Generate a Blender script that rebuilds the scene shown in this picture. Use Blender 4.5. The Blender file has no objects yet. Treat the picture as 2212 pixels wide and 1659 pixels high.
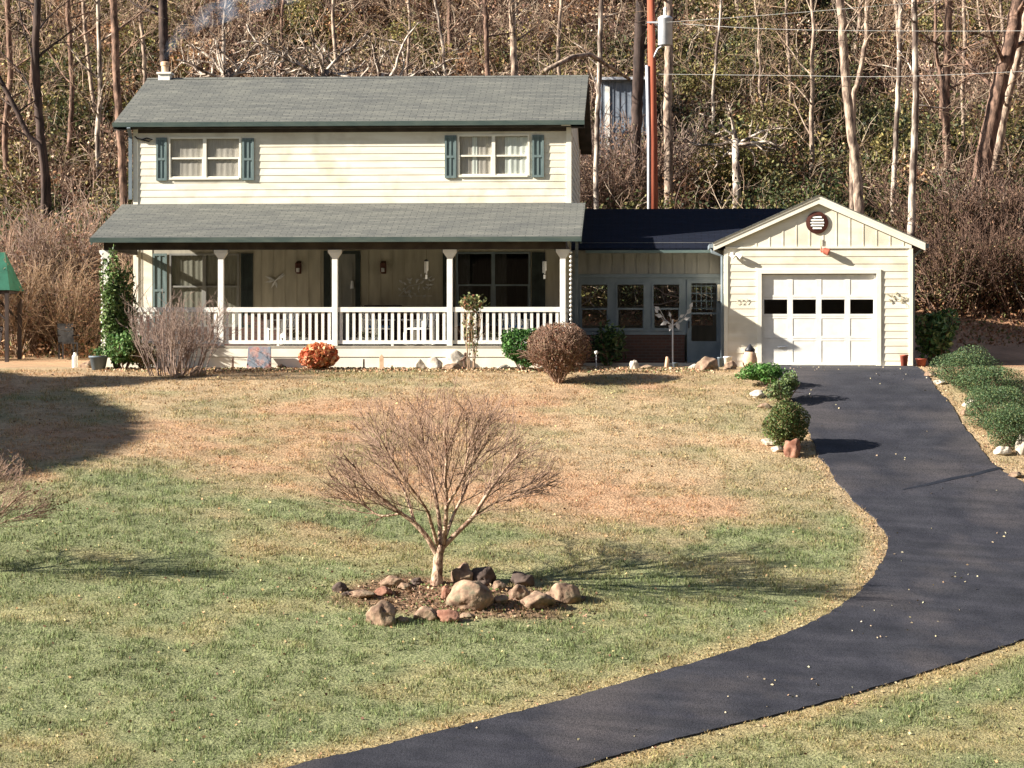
import bpy, math, random
import numpy as np
from mathutils import Vector, Matrix
from mathutils.geometry import delaunay_2d_cdt

S = bpy.context.scene
C = S.collection
R = math.radians
rnd = random.Random(7)
NR = np.random.default_rng(11)

# ------------------------------------------------------------------ camera
TH = math.atan(298 / 5250)
F = 5250.0                       # focal length in units of a 2212-px-wide frame
cd = bpy.data.cameras.new('camera')
cam = bpy.data.objects.new('camera', cd)
C.objects.link(cam)
cam.location = (0, 0, 0)
cam.rotation_euler = (R(90), 0, TH)
cd.sensor_width = 36
cd.lens = 36 * F / 2212
cd.shift_y = -82.5 / 2212
cd.clip_start = 0.5
cd.clip_end = 600
S.camera = cam

# ------------------------------------------------------------------ light
SUN = Vector((-1, -0.30, 0.50)).normalized()     # towards the sun
EL = math.asin(SUN.z)
w = bpy.data.worlds.new('World')
S.world = w
w.use_nodes = True
nt = w.node_tree
nt.nodes.clear()
wo = nt.nodes.new('ShaderNodeOutputWorld')
bg = nt.nodes.new('ShaderNodeBackground')
sky = nt.nodes.new('ShaderNodeTexSky')
sky.sky_type = 'NISHITA'
sky.sun_disc = False
sky.sun_elevation = EL
sky.sun_rotation = math.atan2(SUN.x, SUN.y)
sky.air_density = 1.0
sky.dust_density = 0.6
bg.inputs['Strength'].default_value = 0.05
nt.links.new(sky.outputs[0], bg.inputs[0])
nt.links.new(bg.outputs[0], wo.inputs[0])
ld = bpy.data.lights.new('sun', 'SUN')
ld.energy = 5.0
ld.angle = R(0.53)
ld.color = (1.0, 0.935, 0.83)
lo = bpy.data.objects.new('sun', ld)
C.objects.link(lo)
lo.rotation_euler = SUN.to_track_quat('Z', 'Y').to_euler()
S.view_settings.view_transform = 'Standard'
S.view_settings.look = 'None'
S.view_settings.gamma = 1
S.view_settings.exposure = 1.6
S.cycles.max_bounces = 5
S.cycles.diffuse_bounces = 2
S.cycles.transparent_max_bounces = 12
S.cycles.volume_bounces = 0
S.cycles.volume_step_rate = 2.0

# ------------------------------------------------------------------ projection helpers (photo measurements -> metres)
sT, cT = math.sin(TH), math.cos(TH)


def px_x(px, Y):
    """X at depth plane Y of photo column px"""
    k = (px - 1106) / F
    return (k * Y * cT - Y * sT) / (cT + k * sT)


def px_z(py, X, Y):
    return (747 - py) * (-X * sT + Y * cT) / F


def P(px, py, Y):
    X = px_x(px, Y)
    return Vector((X, Y, px_z(py, X, Y)))


# ------------------------------------------------------------------ noise + terrain
def _hash(ix, iy, s):
    h = (ix.astype(np.int64) * 374761393 + iy.astype(np.int64) * 668265263 + s * 1442695041) & 0xFFFFFFFF
    h = ((h ^ (h >> 13)) * 1274126177) & 0xFFFFFFFF
    return ((h ^ (h >> 16)) & 0xFFFF) / 65535.0


def vnoise(x, y, s=0):
    x = np.asarray(x, float); y = np.asarray(y, float)
    ix = np.floor(x); iy = np.floor(y)
    fx = x - ix; fy = y - iy
    fx = fx * fx * (3 - 2 * fx); fy = fy * fy * (3 - 2 * fy)
    a = _hash(ix, iy, s); b = _hash(ix + 1, iy, s); c = _hash(ix, iy + 1, s); d = _hash(ix + 1, iy + 1, s)
    return (a * (1 - fx) + b * fx) * (1 - fy) + (c * (1 - fx) + d * fx) * fy


def fbm(x, y, s=0, o=4):
    t = 0; a = 0.5; n = 0
    for i in range(o):
        t = t + a * vnoise(np.asarray(x) * 2 ** i, np.asarray(y) * 2 ** i, s + i * 17)
        n += a; a *= 0.5
    return t / n


def sp(x, k=1.0):
    return k * np.logaddexp(0, np.asarray(x, float) / k)


def sm(x, a, b):
    t = np.clip((np.asarray(x, float) - a) / (b - a), 0, 1)
    return t * t * (3 - 2 * t)


def H(X, Y):
    X = np.asarray(X, float); Y = np.asarray(Y, float)
    z = -0.5 - 0.25 * sp(56.4 - np.maximum(Y, 27.0), 0.9)
    wl = sm(-Y, -57.5, -46)
    z = z - 0.065 * (np.clip(X, -22, 22) + 5.5) * wl
    z = z + 0.46 * sp(Y - 71.5, 1.5) + 0.05 * sp(Y - 64, 1.0) * (1 - sm(X, 5, 7))
    z = z + 0.075 * sp(Y - 60.6, 0.8) * sm(X, 6.2, 8.2) * sm(-Y, -90, -74)
    z = z + np.where(Y > 72, (fbm(X / 6, Y / 6, 5, 3) - 0.5) * 1.6 * sm(Y, 72, 78), 0)
    z = z + (fbm(X / 2.2, Y / 2.2, 9, 3) - 0.5) * 0.10 * sm(-Y, -56, -53)
    # bank towards the street the photo is taken from
    z = np.maximum(z, -1.7 - 0.29 * np.maximum(Y - 3, 0))
    # unseen far valley side, added behind and right of camera to block sky
    z = z + 0.75 * sp(-Y - 14, 2.0) + 0.7 * sp(X - 34, 2.0) * sm(-Y, -75, -60)
    return z


def Hs(x, y):
    return float(H(x, y))


def G(px, py):
    """point of the terrain seen at a photo position"""
    kx = (px - 1106) / F; kz = (747 - py) / F
    d = np.arange(20, 130, 0.05)
    X = d * kx * cT - d * sT; Y = d * kx * sT + d * cT
    z = d * kz
    hh = H(X, Y)
    i = int(np.argmax(z < hh))
    return Vector((X[i], Y[i], hh[i]))


def ppm(X, Y):
    return F / (-X * sT + Y * cT)


# ------------------------------------------------------------------ object helpers
def tag(o, label=None, cat=None, group=None, kind=None):
    if label: o['label'] = label
    if cat: o['category'] = cat
    if group: o['group'] = group
    if kind: o['kind'] = kind
    return o


def empty(name, loc=(0, 0, 0), rz=0):
    o = bpy.data.objects.new(name, None)
    C.objects.link(o)
    o.location = loc
    o.rotation_euler = (0, 0, rz)
    o.empty_display_size = 0.3
    return o


def copy_tree(o, parent=None):
    c = o.copy()
    C.objects.link(c)
    c.parent = parent
    for ch in [x for x in o.children]:
        copy_tree(ch, c)
    return c


def mesh_np(name, V, faces_n, mat, parent=None, cols=None, smooth=False, k=3):
    """fast mesh: V (n,3), faces (m,k)"""
    V = np.asarray(V, np.float32); Fc = np.asarray(faces_n, np.int32)
    me = bpy.data.meshes.new(name)
    me.vertices.add(len(V)); me.vertices.foreach_set('co', V.ravel())
    m, k = Fc.shape
    me.loops.add(m * k); me.loops.foreach_set('vertex_index', Fc.ravel())
    me.polygons.add(m)
    me.polygons.foreach_set('loop_start', np.arange(0, m * k, k, dtype=np.int32))
    me.polygons.foreach_set('loop_total', np.full(m, k, np.int32))
    if smooth:
        me.polygons.foreach_set('use_smooth', np.ones(m, bool))
    me.update(calc_edges=True)
    if cols is not None:
        a = me.color_attributes.new('Col', 'FLOAT_COLOR', 'POINT')
        cc = np.ones((len(V), 4), np.float32); cc[:, :3] = cols
        a.data.foreach_set('color', cc.ravel())
    if mat: me.materials.append(mat)
    o = bpy.data.objects.new(name, me)
    C.objects.link(o)
    if parent is not None: o.parent = parent
    return o


class MB:
    def __init__(s):
        s.v = []; s.f = []; s.ch = []

    def add(s, vs, fs):
        n = len(s.v); s.ch.append((n, len(s.f)))
        s.v += [tuple(p) for p in vs]
        s.f += [tuple(i + n for i in f) for f in fs]
        return s

    def box(s, x0, x1, y0, y1, z0, z1):
        v = [(x0, y0, z0), (x1, y0, z0), (x1, y1, z0), (x0, y1, z0), (x0, y0, z1), (x1, y0, z1), (x1, y1, z1), (x0, y1, z1)]
        return s.add(v, [(0, 3, 2, 1), (4, 5, 6, 7), (0, 1, 5, 4), (1, 2, 6, 5), (2, 3, 7, 6), (3, 0, 4, 7)])

    def prism(s, poly, off):
        """poly: 3D points (planar), extruded by vector off"""
        n = len(poly); off = Vector(off)
        a = [Vector(p) for p in poly]; b = [p + off for p in a]
        fs = [tuple(range(n)), tuple(range(2 * n - 1, n - 1, -1))]
        for i in range(n):
            j = (i + 1) % n
            fs.append((i, i + n, j + n, j))
        return s.add(a + b, fs)

    def tube(s, pts, rad, n=8, cap=True):
        pts = [Vector(p) for p in pts]
        if not hasattr(rad, '__len__'): rad = [rad] * len(pts)
        rings = []
        up = None
        for i, p in enumerate(pts):
            d = (pts[min(i + 1, len(pts) - 1)] - pts[max(i - 1, 0)]).normalized()
            if up is None: up = d.orthogonal().normalized()
            up = (up - d * up.dot(d))
            up = up.normalized() if up.length > 1e-5 else d.orthogonal().normalized()
            q = d.cross(up)
            rings.append([p + (up * math.cos(2 * math.pi * k / n) + q * math.sin(2 * math.pi * k / n)) * rad[i] for k in range(n)])
        v = [x for r in rings for x in r]
        f = []
        for i in range(len(pts) - 1):
            for k in range(n):
                a = i * n + k; b = i * n + (k + 1) % n
                f.append((a, b, b + n, a + n))
        if cap:
            f.append(tuple(range(n - 1, -1, -1)))
            f.append(tuple((len(pts) - 1) * n + k for k in range(n)))
        return s.add(v, f)

    def lathe(s, prof, c=(0, 0, 0), n=16):
        c = Vector(c)
        v = []; f = []
        for r, z in prof:
            for k in range(n):
                a = 2 * math.pi * k / n
                v.append(c + Vector((r * math.cos(a), r * math.sin(a), z)))
        for i in range(len(prof) - 1):
            for k in range(n):
                a = i * n + k; b = i * n + (k + 1) % n
                f.append((a, b, b + n, a + n))
        f.append(tuple(range(n - 1, -1, -1)))
        f.append(tuple((len(prof) - 1) * n + k for k in range(n)))
        return s.add(v, f)

    def ball(s, c, r, n=10, m=6, sz=1.0):
        pr = [(max(r * math.sin(math.pi * i / m), 1e-4), -r * sz * math.cos(math.pi * i / m)) for i in range(m + 1)]
        return s.lathe(pr, c, n)

    def build(s, name, mat, parent=None, smooth=False, bevel=0):
        me = bpy.data.meshes.new(name)
        me.from_pydata([tuple(p) for p in s.v], [], s.f)
        me.update()
        if smooth:
            me.polygons.foreach_set('use_smooth', [True] * len(me.polygons))
        if mat: me.materials.append(mat)
        o = bpy.data.objects.new(name, me)
        C.objects.link(o)
        if parent is not None: o.parent = parent
        if bevel:
            b = o.modifiers.new('bevel', 'BEVEL'); b.width = bevel; b.segments = 2; b.limit_method = 'ANGLE'
        return o


def tubes_np(segs, n=3):
    """segs array (m,8): p0,p1,r0,r1 -> V,F"""
    A = np.asarray(segs, float)
    p0 = A[:, 0:3]; p1 = A[:, 3:6]; r0 = A[:, 6]; r1 = A[:, 7]
    d = p1 - p0; L = np.linalg.norm(d, axis=1, keepdims=True); d = d / np.maximum(L, 1e-6)
    t = np.where(np.abs(d[:, 2:3]) < 0.9, np.array([[0, 0, 1.0]]), np.array([[1.0, 0, 0]]))
    u = np.cross(d, t); u /= np.linalg.norm(u, axis=1, keepdims=True); q = np.cross(d, u)
    m = len(A)
    V = np.zeros((m, 2 * n, 3))
    for k in range(n):
        a = 2 * math.pi * k / n
        o = u * math.cos(a) + q * math.sin(a)
        V[:, k] = p0 + o * r0[:, None]; V[:, n + k] = p1 + o * r1[:, None]
    b = (np.arange(m) * 2 * n)[:, None]
    Fs = []
    for k in range(n):
        k2 = (k + 1) % n
        Fs.append(np.concatenate([b + k, b + k2, b + n + k2, b + n + k], 1))
    return V.reshape(-1, 3), np.stack(Fs, 1).reshape(-1, 4)


def leaves_np(cen, size, aspect=0.55, flat=0.0, seed=1):
    """diamond leaves with a slight fold"""
    g = np.random.default_rng(seed)
    m = len(cen)
    a = g.normal(size=(m, 3)); a[:, 2] *= (1 - flat); a /= np.linalg.norm(a, axis=1, keepdims=True)
    t = g.normal(size=(m, 3)); t[:, 2] *= (1 - flat)
    b = np.cross(a, np.cross(t, a) + 1e-6); b = np.cross(a, t); b /= np.maximum(np.linalg.norm(b, axis=1, keepdims=True), 1e-6)
    size = np.asarray(size).reshape(-1, 1)
    nrm = np.cross(a, b)
    V = np.stack([cen - a * size * 0.5, cen + b * size * aspect * 0.5 + nrm * size * 0.06, cen + a * size * 0.5, cen - b * size * aspect * 0.5 + nrm * size * 0.06], 1)
    Fq = np.arange(m * 4).reshape(m, 4)
    return V.reshape(-1, 3), Fq


# ------------------------------------------------------------------ materials
def new_mat(name):
    m = bpy.data.materials.new(name)
    m.use_nodes = True
    t = m.node_tree
    b = t.nodes['Principled BSDF']
    return m, t, b


def rgb(c): return (c[0], c[1], c[2], 1)


def noisy(name, c1, c2, scale=5, rough=0.8, detail=6, stretch=(1, 1, 1), bump=0.0, bscale=None, lo_=0.35, hi=0.65, spec=0.3, metal=0.0, c3=None, s3=1.0):
    m, t, b = new_mat(name)
    tc = t.nodes.new('ShaderNodeTexCoord'); mp = t.nodes.new('ShaderNodeMapping')
    mp.inputs['Scale'].default_value = stretch
    t.links.new(tc.outputs['Object'], mp.inputs[0])
    n = t.nodes.new('ShaderNodeTexNoise'); n.inputs['Scale'].default_value = scale; n.inputs['Detail'].default_value = detail
    t.links.new(mp.outputs[0], n.inputs['Vector'])
    r = t.nodes.new('ShaderNodeValToRGB')
    r.color_ramp.elements[0].position = lo_; r.color_ramp.elements[1].position = hi
    r.color_ramp.elements[0].color = rgb(c1); r.color_ramp.elements[1].color = rgb(c2)
    t.links.new(n.outputs['Fac'], r.inputs[0])
    out = r.outputs[0]
    if c3:
        n3 = t.nodes.new('ShaderNodeTexNoise'); n3.inputs['Scale'].default_value = s3; n3.inputs['Detail'].default_value = 4
        t.links.new(tc.outputs['Object'], n3.inputs['Vector'])
        r3 = t.nodes.new('ShaderNodeValToRGB'); r3.color_ramp.elements[0].position = 0.5; r3.color_ramp.elements[1].position = 0.68
        t.links.new(n3.outputs['Fac'], r3.inputs[0])
        mx = t.nodes.new('ShaderNodeMix'); mx.data_type = 'RGBA'
        t.links.new(r3.outputs[0], mx.inputs[0]); t.links.new(out, mx.inputs[6]); mx.inputs[7].default_value = rgb(c3)
        out = mx.outputs[2]
    t.links.new(out, b.inputs['Base Color'])
    b.inputs['Roughness'].default_value = rough
    b.inputs['Specular IOR Level'].default_value = spec
    b.inputs['Metallic'].default_value = metal
    if bump:
        bp = t.nodes.new('ShaderNodeBump'); bp.inputs['Strength'].default_value = bump; bp.inputs['Distance'].default_value = 0.02
        nb = t.nodes.new('ShaderNodeTexNoise'); nb.inputs['Scale'].default_value = bscale or scale * 3; nb.inputs['Detail'].default_value = 6
        t.links.new(mp.outputs[0], nb.inputs['Vector'])
        t.links.new(nb.outputs['Fac'], bp.inputs['Height']); t.links.new(bp.outputs[0], b.inputs['Normal'])
    return m


def attr_mat(name, rough=0.7, spec=0.25, trans=0.0, var=0.25, vscale=40):
    m, t, b = new_mat(name)
    a = t.nodes.new('ShaderNodeAttribute'); a.attribute_name = 'Col'
    t.links.new(a.outputs['Color'], b.inputs['Base Color'])
    b.inputs['Roughness'].default_value = rough
    b.inputs['Specular IOR Level'].default_value = spec
    if trans:
        tr = t.nodes.new('ShaderNodeBsdfTranslucent'); t.links.new(a.outputs['Color'], tr.inputs[0])
        mx = t.nodes.new('ShaderNodeMixShader'); mx.inputs[0].default_value = trans
        t.links.new(b.outputs[0], mx.inputs[1]); t.links.new(tr.outputs[0], mx.inputs[2])
        t.links.new(mx.outputs[0], t.nodes['Material Output'].inputs[0])
    return m


def shingle(name, c1, c2, cm):
    m, t, b = new_mat(name)
    tc = t.nodes.new('ShaderNodeTexCoord')
    mp = t.nodes.new('ShaderNodeMapping')
    t.links.new(tc.outputs['Object'], mp.inputs[0])
    br = t.nodes.new('ShaderNodeTexBrick')
    br.inputs['Scale'].default_value = 1.0
    br.inputs['Brick Width'].default_value = 0.33
    br.inputs['Row Height'].default_value = 0.135
    br.inputs['Mortar Size'].default_value = 0.012
    br.inputs['Mortar Smooth'].default_value = 0.3
    br.inputs['Color1'].default_value = rgb(c1); br.inputs['Color2'].default_value = rgb(c2); br.inputs['Mortar'].default_value = rgb(cm)
    br.inputs['Bias'].default_value = 0.1
    t.links.new(mp.outputs[0], br.inputs['Vector'])
    n = t.nodes.new('ShaderNodeTexNoise'); n.inputs['Scale'].default_value = 1.3; n.inputs['Detail'].default_value = 8; n.inputs['Roughness'].default_value = 0.7
    mp2 = t.nodes.new('ShaderNodeMapping'); mp2.inputs['Scale'].default_value = (0.6, 3.0, 1)
    t.links.new(tc.outputs['Object'], mp2.inputs[0]); t.links.new(mp2.outputs[0], n.inputs['Vector'])
    r = t.nodes.new('ShaderNodeValToRGB'); r.color_ramp.elements[0].position = 0.3; r.color_ramp.elements[1].position = 0.7
    r.color_ramp.elements[0].color = (0.70, 0.71, 0.74, 1); r.color_ramp.elements[1].color = (1.28, 1.26, 1.18, 1)
    t.links.new(n.outputs['Fac'], r.inputs[0])
    mx = t.nodes.new('ShaderNodeMix'); mx.data_type = 'RGBA'; mx.blend_type = 'MULTIPLY'; mx.inputs[0].default_value = 1
    t.links.new(br.outputs['Color'], mx.inputs[6]); t.links.new(r.outputs[0], mx.inputs[7])
    g = t.nodes.new('ShaderNodeTexNoise'); g.inputs['Scale'].default_value = 26; g.inputs['Detail'].default_value = 3
    t.links.new(mp2.outputs[0], g.inputs['Vector'])
    r2 = t.nodes.new('ShaderNodeValToRGB'); r2.color_ramp.elements[0].position = 0.35; r2.color_ramp.elements[1].position = 0.65
    r2.color_ramp.elements[0].color = (0.7, 0.7, 0.72, 1); r2.color_ramp.elements[1].color = (1.25, 1.25, 1.2, 1)
    t.links.new(g.outputs['Fac'], r2.inputs[0])
    mx2 = t.nodes.new('ShaderNodeMix'); mx2.data_type = 'RGBA'; mx2.blend_type = 'MULTIPLY'; mx2.inputs[0].default_value = 0.8
    t.links.new(mx.outputs[2], mx2.inputs[6]); t.links.new(r2.outputs[0], mx2.inputs[7])
    t.links.new(mx2.outputs[2], b.inputs['Base Color'])
    b.inputs['Roughness'].default_value = 0.95
    b.inputs['Specular IOR Level'].default_value = 0.15
    bp = t.nodes.new('ShaderNodeBump'); bp.inputs['Strength'].default_value = 0.5; bp.inputs['Distance'].default_value = 0.01
    t.links.new(br.outputs['Fac'], bp.inputs['Height']); bp.invert = True
    t.links.new(bp.outputs[0], b.inputs['Normal'])
    return m


def brick_mat(name, c1, c2, cm, rot=True):
    m, t, b = new_mat(name)
    tc = t.nodes.new('ShaderNodeTexCoord')
    sx = t.nodes.new('ShaderNodeSeparateXYZ'); cx = t.nodes.new('ShaderNodeCombineXYZ')
    t.links.new(tc.outputs['Object'], sx.inputs[0]); t.links.new(sx.outputs[0], cx.inputs[0]); t.links.new(sx.outputs[2], cx.inputs[1])
    br = t.nodes.new('ShaderNodeTexBrick')
    br.inputs['Scale'].default_value = 1.0; br.inputs['Brick Width'].default_value = 0.2; br.inputs['Row Height'].default_value = 0.075
    br.inputs['Mortar Size'].default_value = 0.008
    br.inputs['Color1'].default_value = rgb(c1); br.inputs['Color2'].default_value = rgb(c2); br.inputs['Mortar'].default_value = rgb(cm)
    t.links.new(cx.outputs[0], br.inputs['Vector']); t.links.new(br.outputs['Color'], b.inputs['Base Color'])
    b.inputs['Roughness'].default_value = 0.9
    return m


def glass(name, tint=(0.9, 0.95, 0.95), refl=0.12):
    m = bpy.data.materials.new(name); m.use_nodes = True
    t = m.node_tree; t.nodes.clear()
    o = t.nodes.new('ShaderNodeOutputMaterial')
    tr = t.nodes.new('ShaderNodeBsdfTransparent'); tr.inputs[0].default_value = rgb(tint)
    gl = t.nodes.new('ShaderNodeBsdfGlossy'); gl.inputs['Roughness'].default_value = 0.06
    fr0 = t.nodes.new('ShaderNodeLayerWeight'); fr = t.nodes.new('ShaderNodeMath'); fr.operation = 'POWER'; fr.inputs[1].default_value = 5
    t.links.new(fr0.outputs['Facing'], fr.inputs[0])
    ad = t.nodes.new('ShaderNodeMath'); ad.operation = 'ADD'; ad.inputs[1].default_value = refl * 0.5
    mx = t.nodes.new('ShaderNodeMixShader')
    t.links.new(fr.outputs[0], ad.inputs[0]); t.links.new(ad.outputs[0], mx.inputs[0])
    t.links.new(tr.outputs[0], mx.inputs[1]); t.links.new(gl.outputs[0], mx.inputs[2]); t.links.new(mx.outputs[0], o.inputs[0])
    return m


M = {}
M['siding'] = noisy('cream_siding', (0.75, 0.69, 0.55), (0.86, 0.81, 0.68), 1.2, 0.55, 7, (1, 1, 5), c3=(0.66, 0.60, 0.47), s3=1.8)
M['trim'] = noisy('cream_trim', (0.80, 0.75, 0.62), (0.88, 0.84, 0.72), 3, 0.5)
M['white'] = noisy('white_paint', (0.80, 0.77, 0.70), (0.90, 0.87, 0.80), 6, 0.5)
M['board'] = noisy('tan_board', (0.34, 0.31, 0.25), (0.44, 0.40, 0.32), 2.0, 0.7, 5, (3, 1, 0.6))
M['boardb'] = noisy('grey_board', (0.18, 0.178, 0.168), (0.25, 0.245, 0.22), 2.0, 0.7, 5, (3, 1, 0.6))
M['greytrim'] = noisy('grey_blue_paint', (0.14, 0.175, 0.20), (0.20, 0.235, 0.26), 3, 0.6)
M['green'] = noisy('green_gutter', (0.085, 0.125, 0.12), (0.13, 0.17, 0.155), 2.5, 0.45, 4, (1, 1, 4))
M['shutter'] = noisy('green_shutter', (0.12, 0.165, 0.165), (0.17, 0.22, 0.215), 3, 0.5, 4, (6, 1, 1))
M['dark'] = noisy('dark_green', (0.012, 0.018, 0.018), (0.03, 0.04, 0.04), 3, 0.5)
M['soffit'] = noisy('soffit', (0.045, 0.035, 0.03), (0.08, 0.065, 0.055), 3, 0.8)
M['roof'] = shingle('grey_green_shingles', (0.158, 0.158, 0.144), (0.124, 0.126, 0.118), (0.080, 0.082, 0.079))
M['roofd'] = shingle('dark_blue_shingles', (0.008, 0.011, 0.024), (0.005, 0.008, 0.018), (0.004, 0.005, 0.012))
M['brick'] = brick_mat('brown_brick', (0.10, 0.042, 0.030), (0.06, 0.03, 0.024), (0.09, 0.075, 0.065))
M['glass'] = glass('window_glass', (0.86, 0.9, 0.9), 0.10)
M['glassd'] = glass('dark_glass', (0.35, 0.38, 0.42), 0.10)
M['curtain'] = noisy('grey_sheer_curtain', (0.50, 0.42, 0.36), (0.60, 0.52, 0.45), 8, 0.9, 3, (8, 1, 0.4))
M['curtainw'] = noisy('white_curtain', (0.70, 0.68, 0.60), (0.85, 0.82, 0.75), 8, 0.9, 3, (8, 1, 0.4))
M['curtaind'] = noisy('dim_curtain', (0.20, 0.18, 0.14), (0.28, 0.25, 0.20), 8, 0.9, 3, (8, 1, 0.4))
M['black'] = noisy('black', (0.006, 0.006, 0.008), (0.012, 0.012, 0.014), 3, 0.7)
M['asphalt'] = noisy('asphalt', (0.016, 0.017, 0.024), (0.028, 0.029, 0.037), 1.6, 0.85, 12, (1, 1, 1), bump=0.5, bscale=45, c3=(0.048, 0.044, 0.047), s3=0.5)
_m = M['asphalt']; _t = _m.node_tree; _b = _t.nodes['Principled BSDF']
_src = _b.inputs['Base Color'].links[0].from_socket
_tc = _t.nodes.new('ShaderNodeTexCoord')
_v = _t.nodes.new('ShaderNodeTexVoronoi'); _v.inputs['Scale'].default_value = 28; _t.links.new(_tc.outputs['Object'], _v.inputs['Vector'])
_r = _t.nodes.new('ShaderNodeValToRGB'); _r.color_ramp.elements[0].position = 0.0; _r.color_ramp.elements[1].position = 0.9
_r.color_ramp.elements[0].color = (1.9, 1.85, 1.8, 1); _r.color_ramp.elements[1].color = (0.6, 0.6, 0.62, 1); _t.links.new(_v.outputs['Distance'], _r.inputs[0])
_x = _t.nodes.new('ShaderNodeMix'); _x.data_type = 'RGBA'; _x.blend_type = 'MULTIPLY'; _x.inputs[0].default_value = 0.7
_t.links.new(_src, _x.inputs[6]); _t.links.new(_r.outputs[0], _x.inputs[7])
_mp = _t.nodes.new('ShaderNodeMapping'); _mp.inputs['Rotation'].default_value = (0, 0, 0.5); _mp.inputs['Scale'].default_value = (0.25, 2.2, 1); _t.links.new(_tc.outputs['Object'], _mp.inputs[0])
_n = _t.nodes.new('ShaderNodeTexNoise'); _n.inputs['Scale'].default_value = 1.5; _n.inputs['Detail'].default_value = 7; _t.links.new(_mp.outputs[0], _n.inputs['Vector'])
_r2 = _t.nodes.new('ShaderNodeValToRGB'); _r2.color_ramp.elements[0].position = 0.35; _r2.color_ramp.elements[1].position = 0.7
_r2.color_ramp.elements[0].color = (0.85, 0.85, 0.85, 1); _r2.color_ramp.elements[1].color = (1.35, 1.3, 1.28, 1); _t.links.new(_n.outputs['Fac'], _r2.inputs[0])
_x2 = _t.nodes.new('ShaderNodeMix'); _x2.data_type = 'RGBA'; _x2.blend_type = 'MULTIPLY'; _x2.inputs[0].default_value = 1.0
_t.links.new(_x.outputs[2], _x2.inputs[6]); _t.links.new(_r2.outputs[0], _x2.inputs[7]); _t.links.new(_x2.outputs[2], _b.inputs['Base Color'])
M['dark_line'] = noisy('dark_line_tone', (0.012, 0.014, 0.02), (0.02, 0.022, 0.03), 6, 0.6)
M['conc'] = noisy('concrete', (0.50, 0.47, 0.40), (0.62, 0.58, 0.50), 5, 0.9)
M['bark_l'] = noisy('pale_bark', (0.13, 0.09, 0.07), (0.42, 0.32, 0.24), 4, 0.9, 8, (2, 2, 0.8), bump=0.8, lo_=0.4, hi=0.6)
M['bark_m'] = noisy('brown_bark', (0.075, 0.045, 0.033), (0.26, 0.16, 0.115), 4, 0.9, 8, (2, 2, 0.8), bump=0.8, lo_=0.4, hi=0.62)
M['bark_d'] = noisy('dark_bark', (0.025, 0.018, 0.016), (0.09, 0.06, 0.05), 3, 0.9, 8, (2, 2, 0.5), bump=0.6)
M['bark_g'] = noisy('blotched_bark', (0.11, 0.08, 0.065), (0.52, 0.44, 0.36), 2.6, 0.9, 8, (2, 2, 0.6), bump=0.6, lo_=0.44, hi=0.58)
M['twig'] = noisy('red_brown_twig', (0.19, 0.115, 0.08), (0.36, 0.24, 0.175), 4, 0.8)
M['ltbark'] = noisy('tan_bark', (0.15, 0.08, 0.05), (0.54, 0.38, 0.27), 7, 0.8, 8, (2, 2, 1.0), bump=0.9, lo_=0.4, hi=0.58)
M['twigt'] = noisy('tan_twig', (0.19, 0.12, 0.08), (0.38, 0.27, 0.18), 4, 0.8)
M['twigp'] = noisy('purple_grey_twig', (0.15, 0.10, 0.085), (0.34, 0.25, 0.20), 4, 0.8)
M['leaf'] = attr_mat('leaf_colours', 0.65, 0.3, 0.2)
M['leafg'] = attr_mat('evergreen_leaf_colours', 0.55, 0.22, 0.15)
M['litter'] = attr_mat('dry_leaf_colours', 0.8, 0.2, 0.0)
M['blade'] = attr_mat('grass_blade_colours', 0.7, 0.2, 0.25)
M['rock'] = noisy('tan_rock', (0.13, 0.08, 0.055), (0.42, 0.285, 0.19), 4.5, 0.9, 10, bump=1.0, bscale=12, c3=(0.15, 0.13, 0.085), s3=6)
M['rockw'] = noisy('pale_rock', (0.34, 0.29, 0.23), (0.64, 0.57, 0.47), 6, 0.9, 9, bump=0.8, bscale=12)
M['rockd'] = noisy('dark_rock', (0.05, 0.035, 0.03), (0.14, 0.10, 0.08), 4, 0.9, 8, bump=0.6)
M['rockr'] = noisy('rust_rock', (0.16, 0.065, 0.04), (0.36, 0.19, 0.13), 5, 0.9, 8, bump=0.6)
M['pole'] = noisy('red_brown_pole', (0.26, 0.06, 0.03), (0.40, 0.12, 0.065), 3, 0.85, 6, (3, 3, 0.3), bump=0.2)
M['galv'] = noisy('light_grey_metal', (0.50, 0.52, 0.56), (0.66, 0.67, 0.70), 3, 0.45, 4, metal=0.1)
M['wire'] = noisy('grey_wire', (0.28, 0.28, 0.27), (0.38, 0.37, 0.35), 3, 0.5)
M['wood_d'] = noisy('dark_wood', (0.018, 0.012, 0.012), (0.05, 0.035, 0.03), 3, 0.7, 6, (4, 4, 0.5))
M['canvas'] = noisy('green_canvas', (0.010, 0.07, 0.042), (0.02, 0.12, 0.075), 2.5, 0.7, 5)
M['potb'] = noisy('blue_grey_pot', (0.10, 0.13, 0.16), (0.16, 0.19, 0.22), 4, 0.5)
M['terra'] = noisy('terracotta', (0.30, 0.07, 0.045), (0.42, 0.13, 0.08), 6, 0.8)
M['slate'] = noisy('mottled_slab', (0.16, 0.18, 0.21), (0.38, 0.24, 0.21), 5, 0.8, 8, lo_=0.42, hi=0.58, c3=(0.34, 0.15, 0.12), s3=7, bump=0.5)
M['tan'] = noisy('tan_clay', (0.52, 0.33, 0.20), (0.72, 0.52, 0.36), 6, 0.8)
M['iron'] = noisy('black_iron', (0.02, 0.02, 0.025), (0.06, 0.06, 0.07), 6, 0.5, metal=0.4)
M['pewter'] = noisy('pewter', (0.40, 0.40, 0.40), (0.66, 0.64, 0.62), 9, 0.5)
M['shed'] = noisy('blue_grey_shed', (0.15, 0.18, 0.22), (0.27, 0.30, 0.35), 3, 0.8, 6, (6, 6, 0.5))
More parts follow.
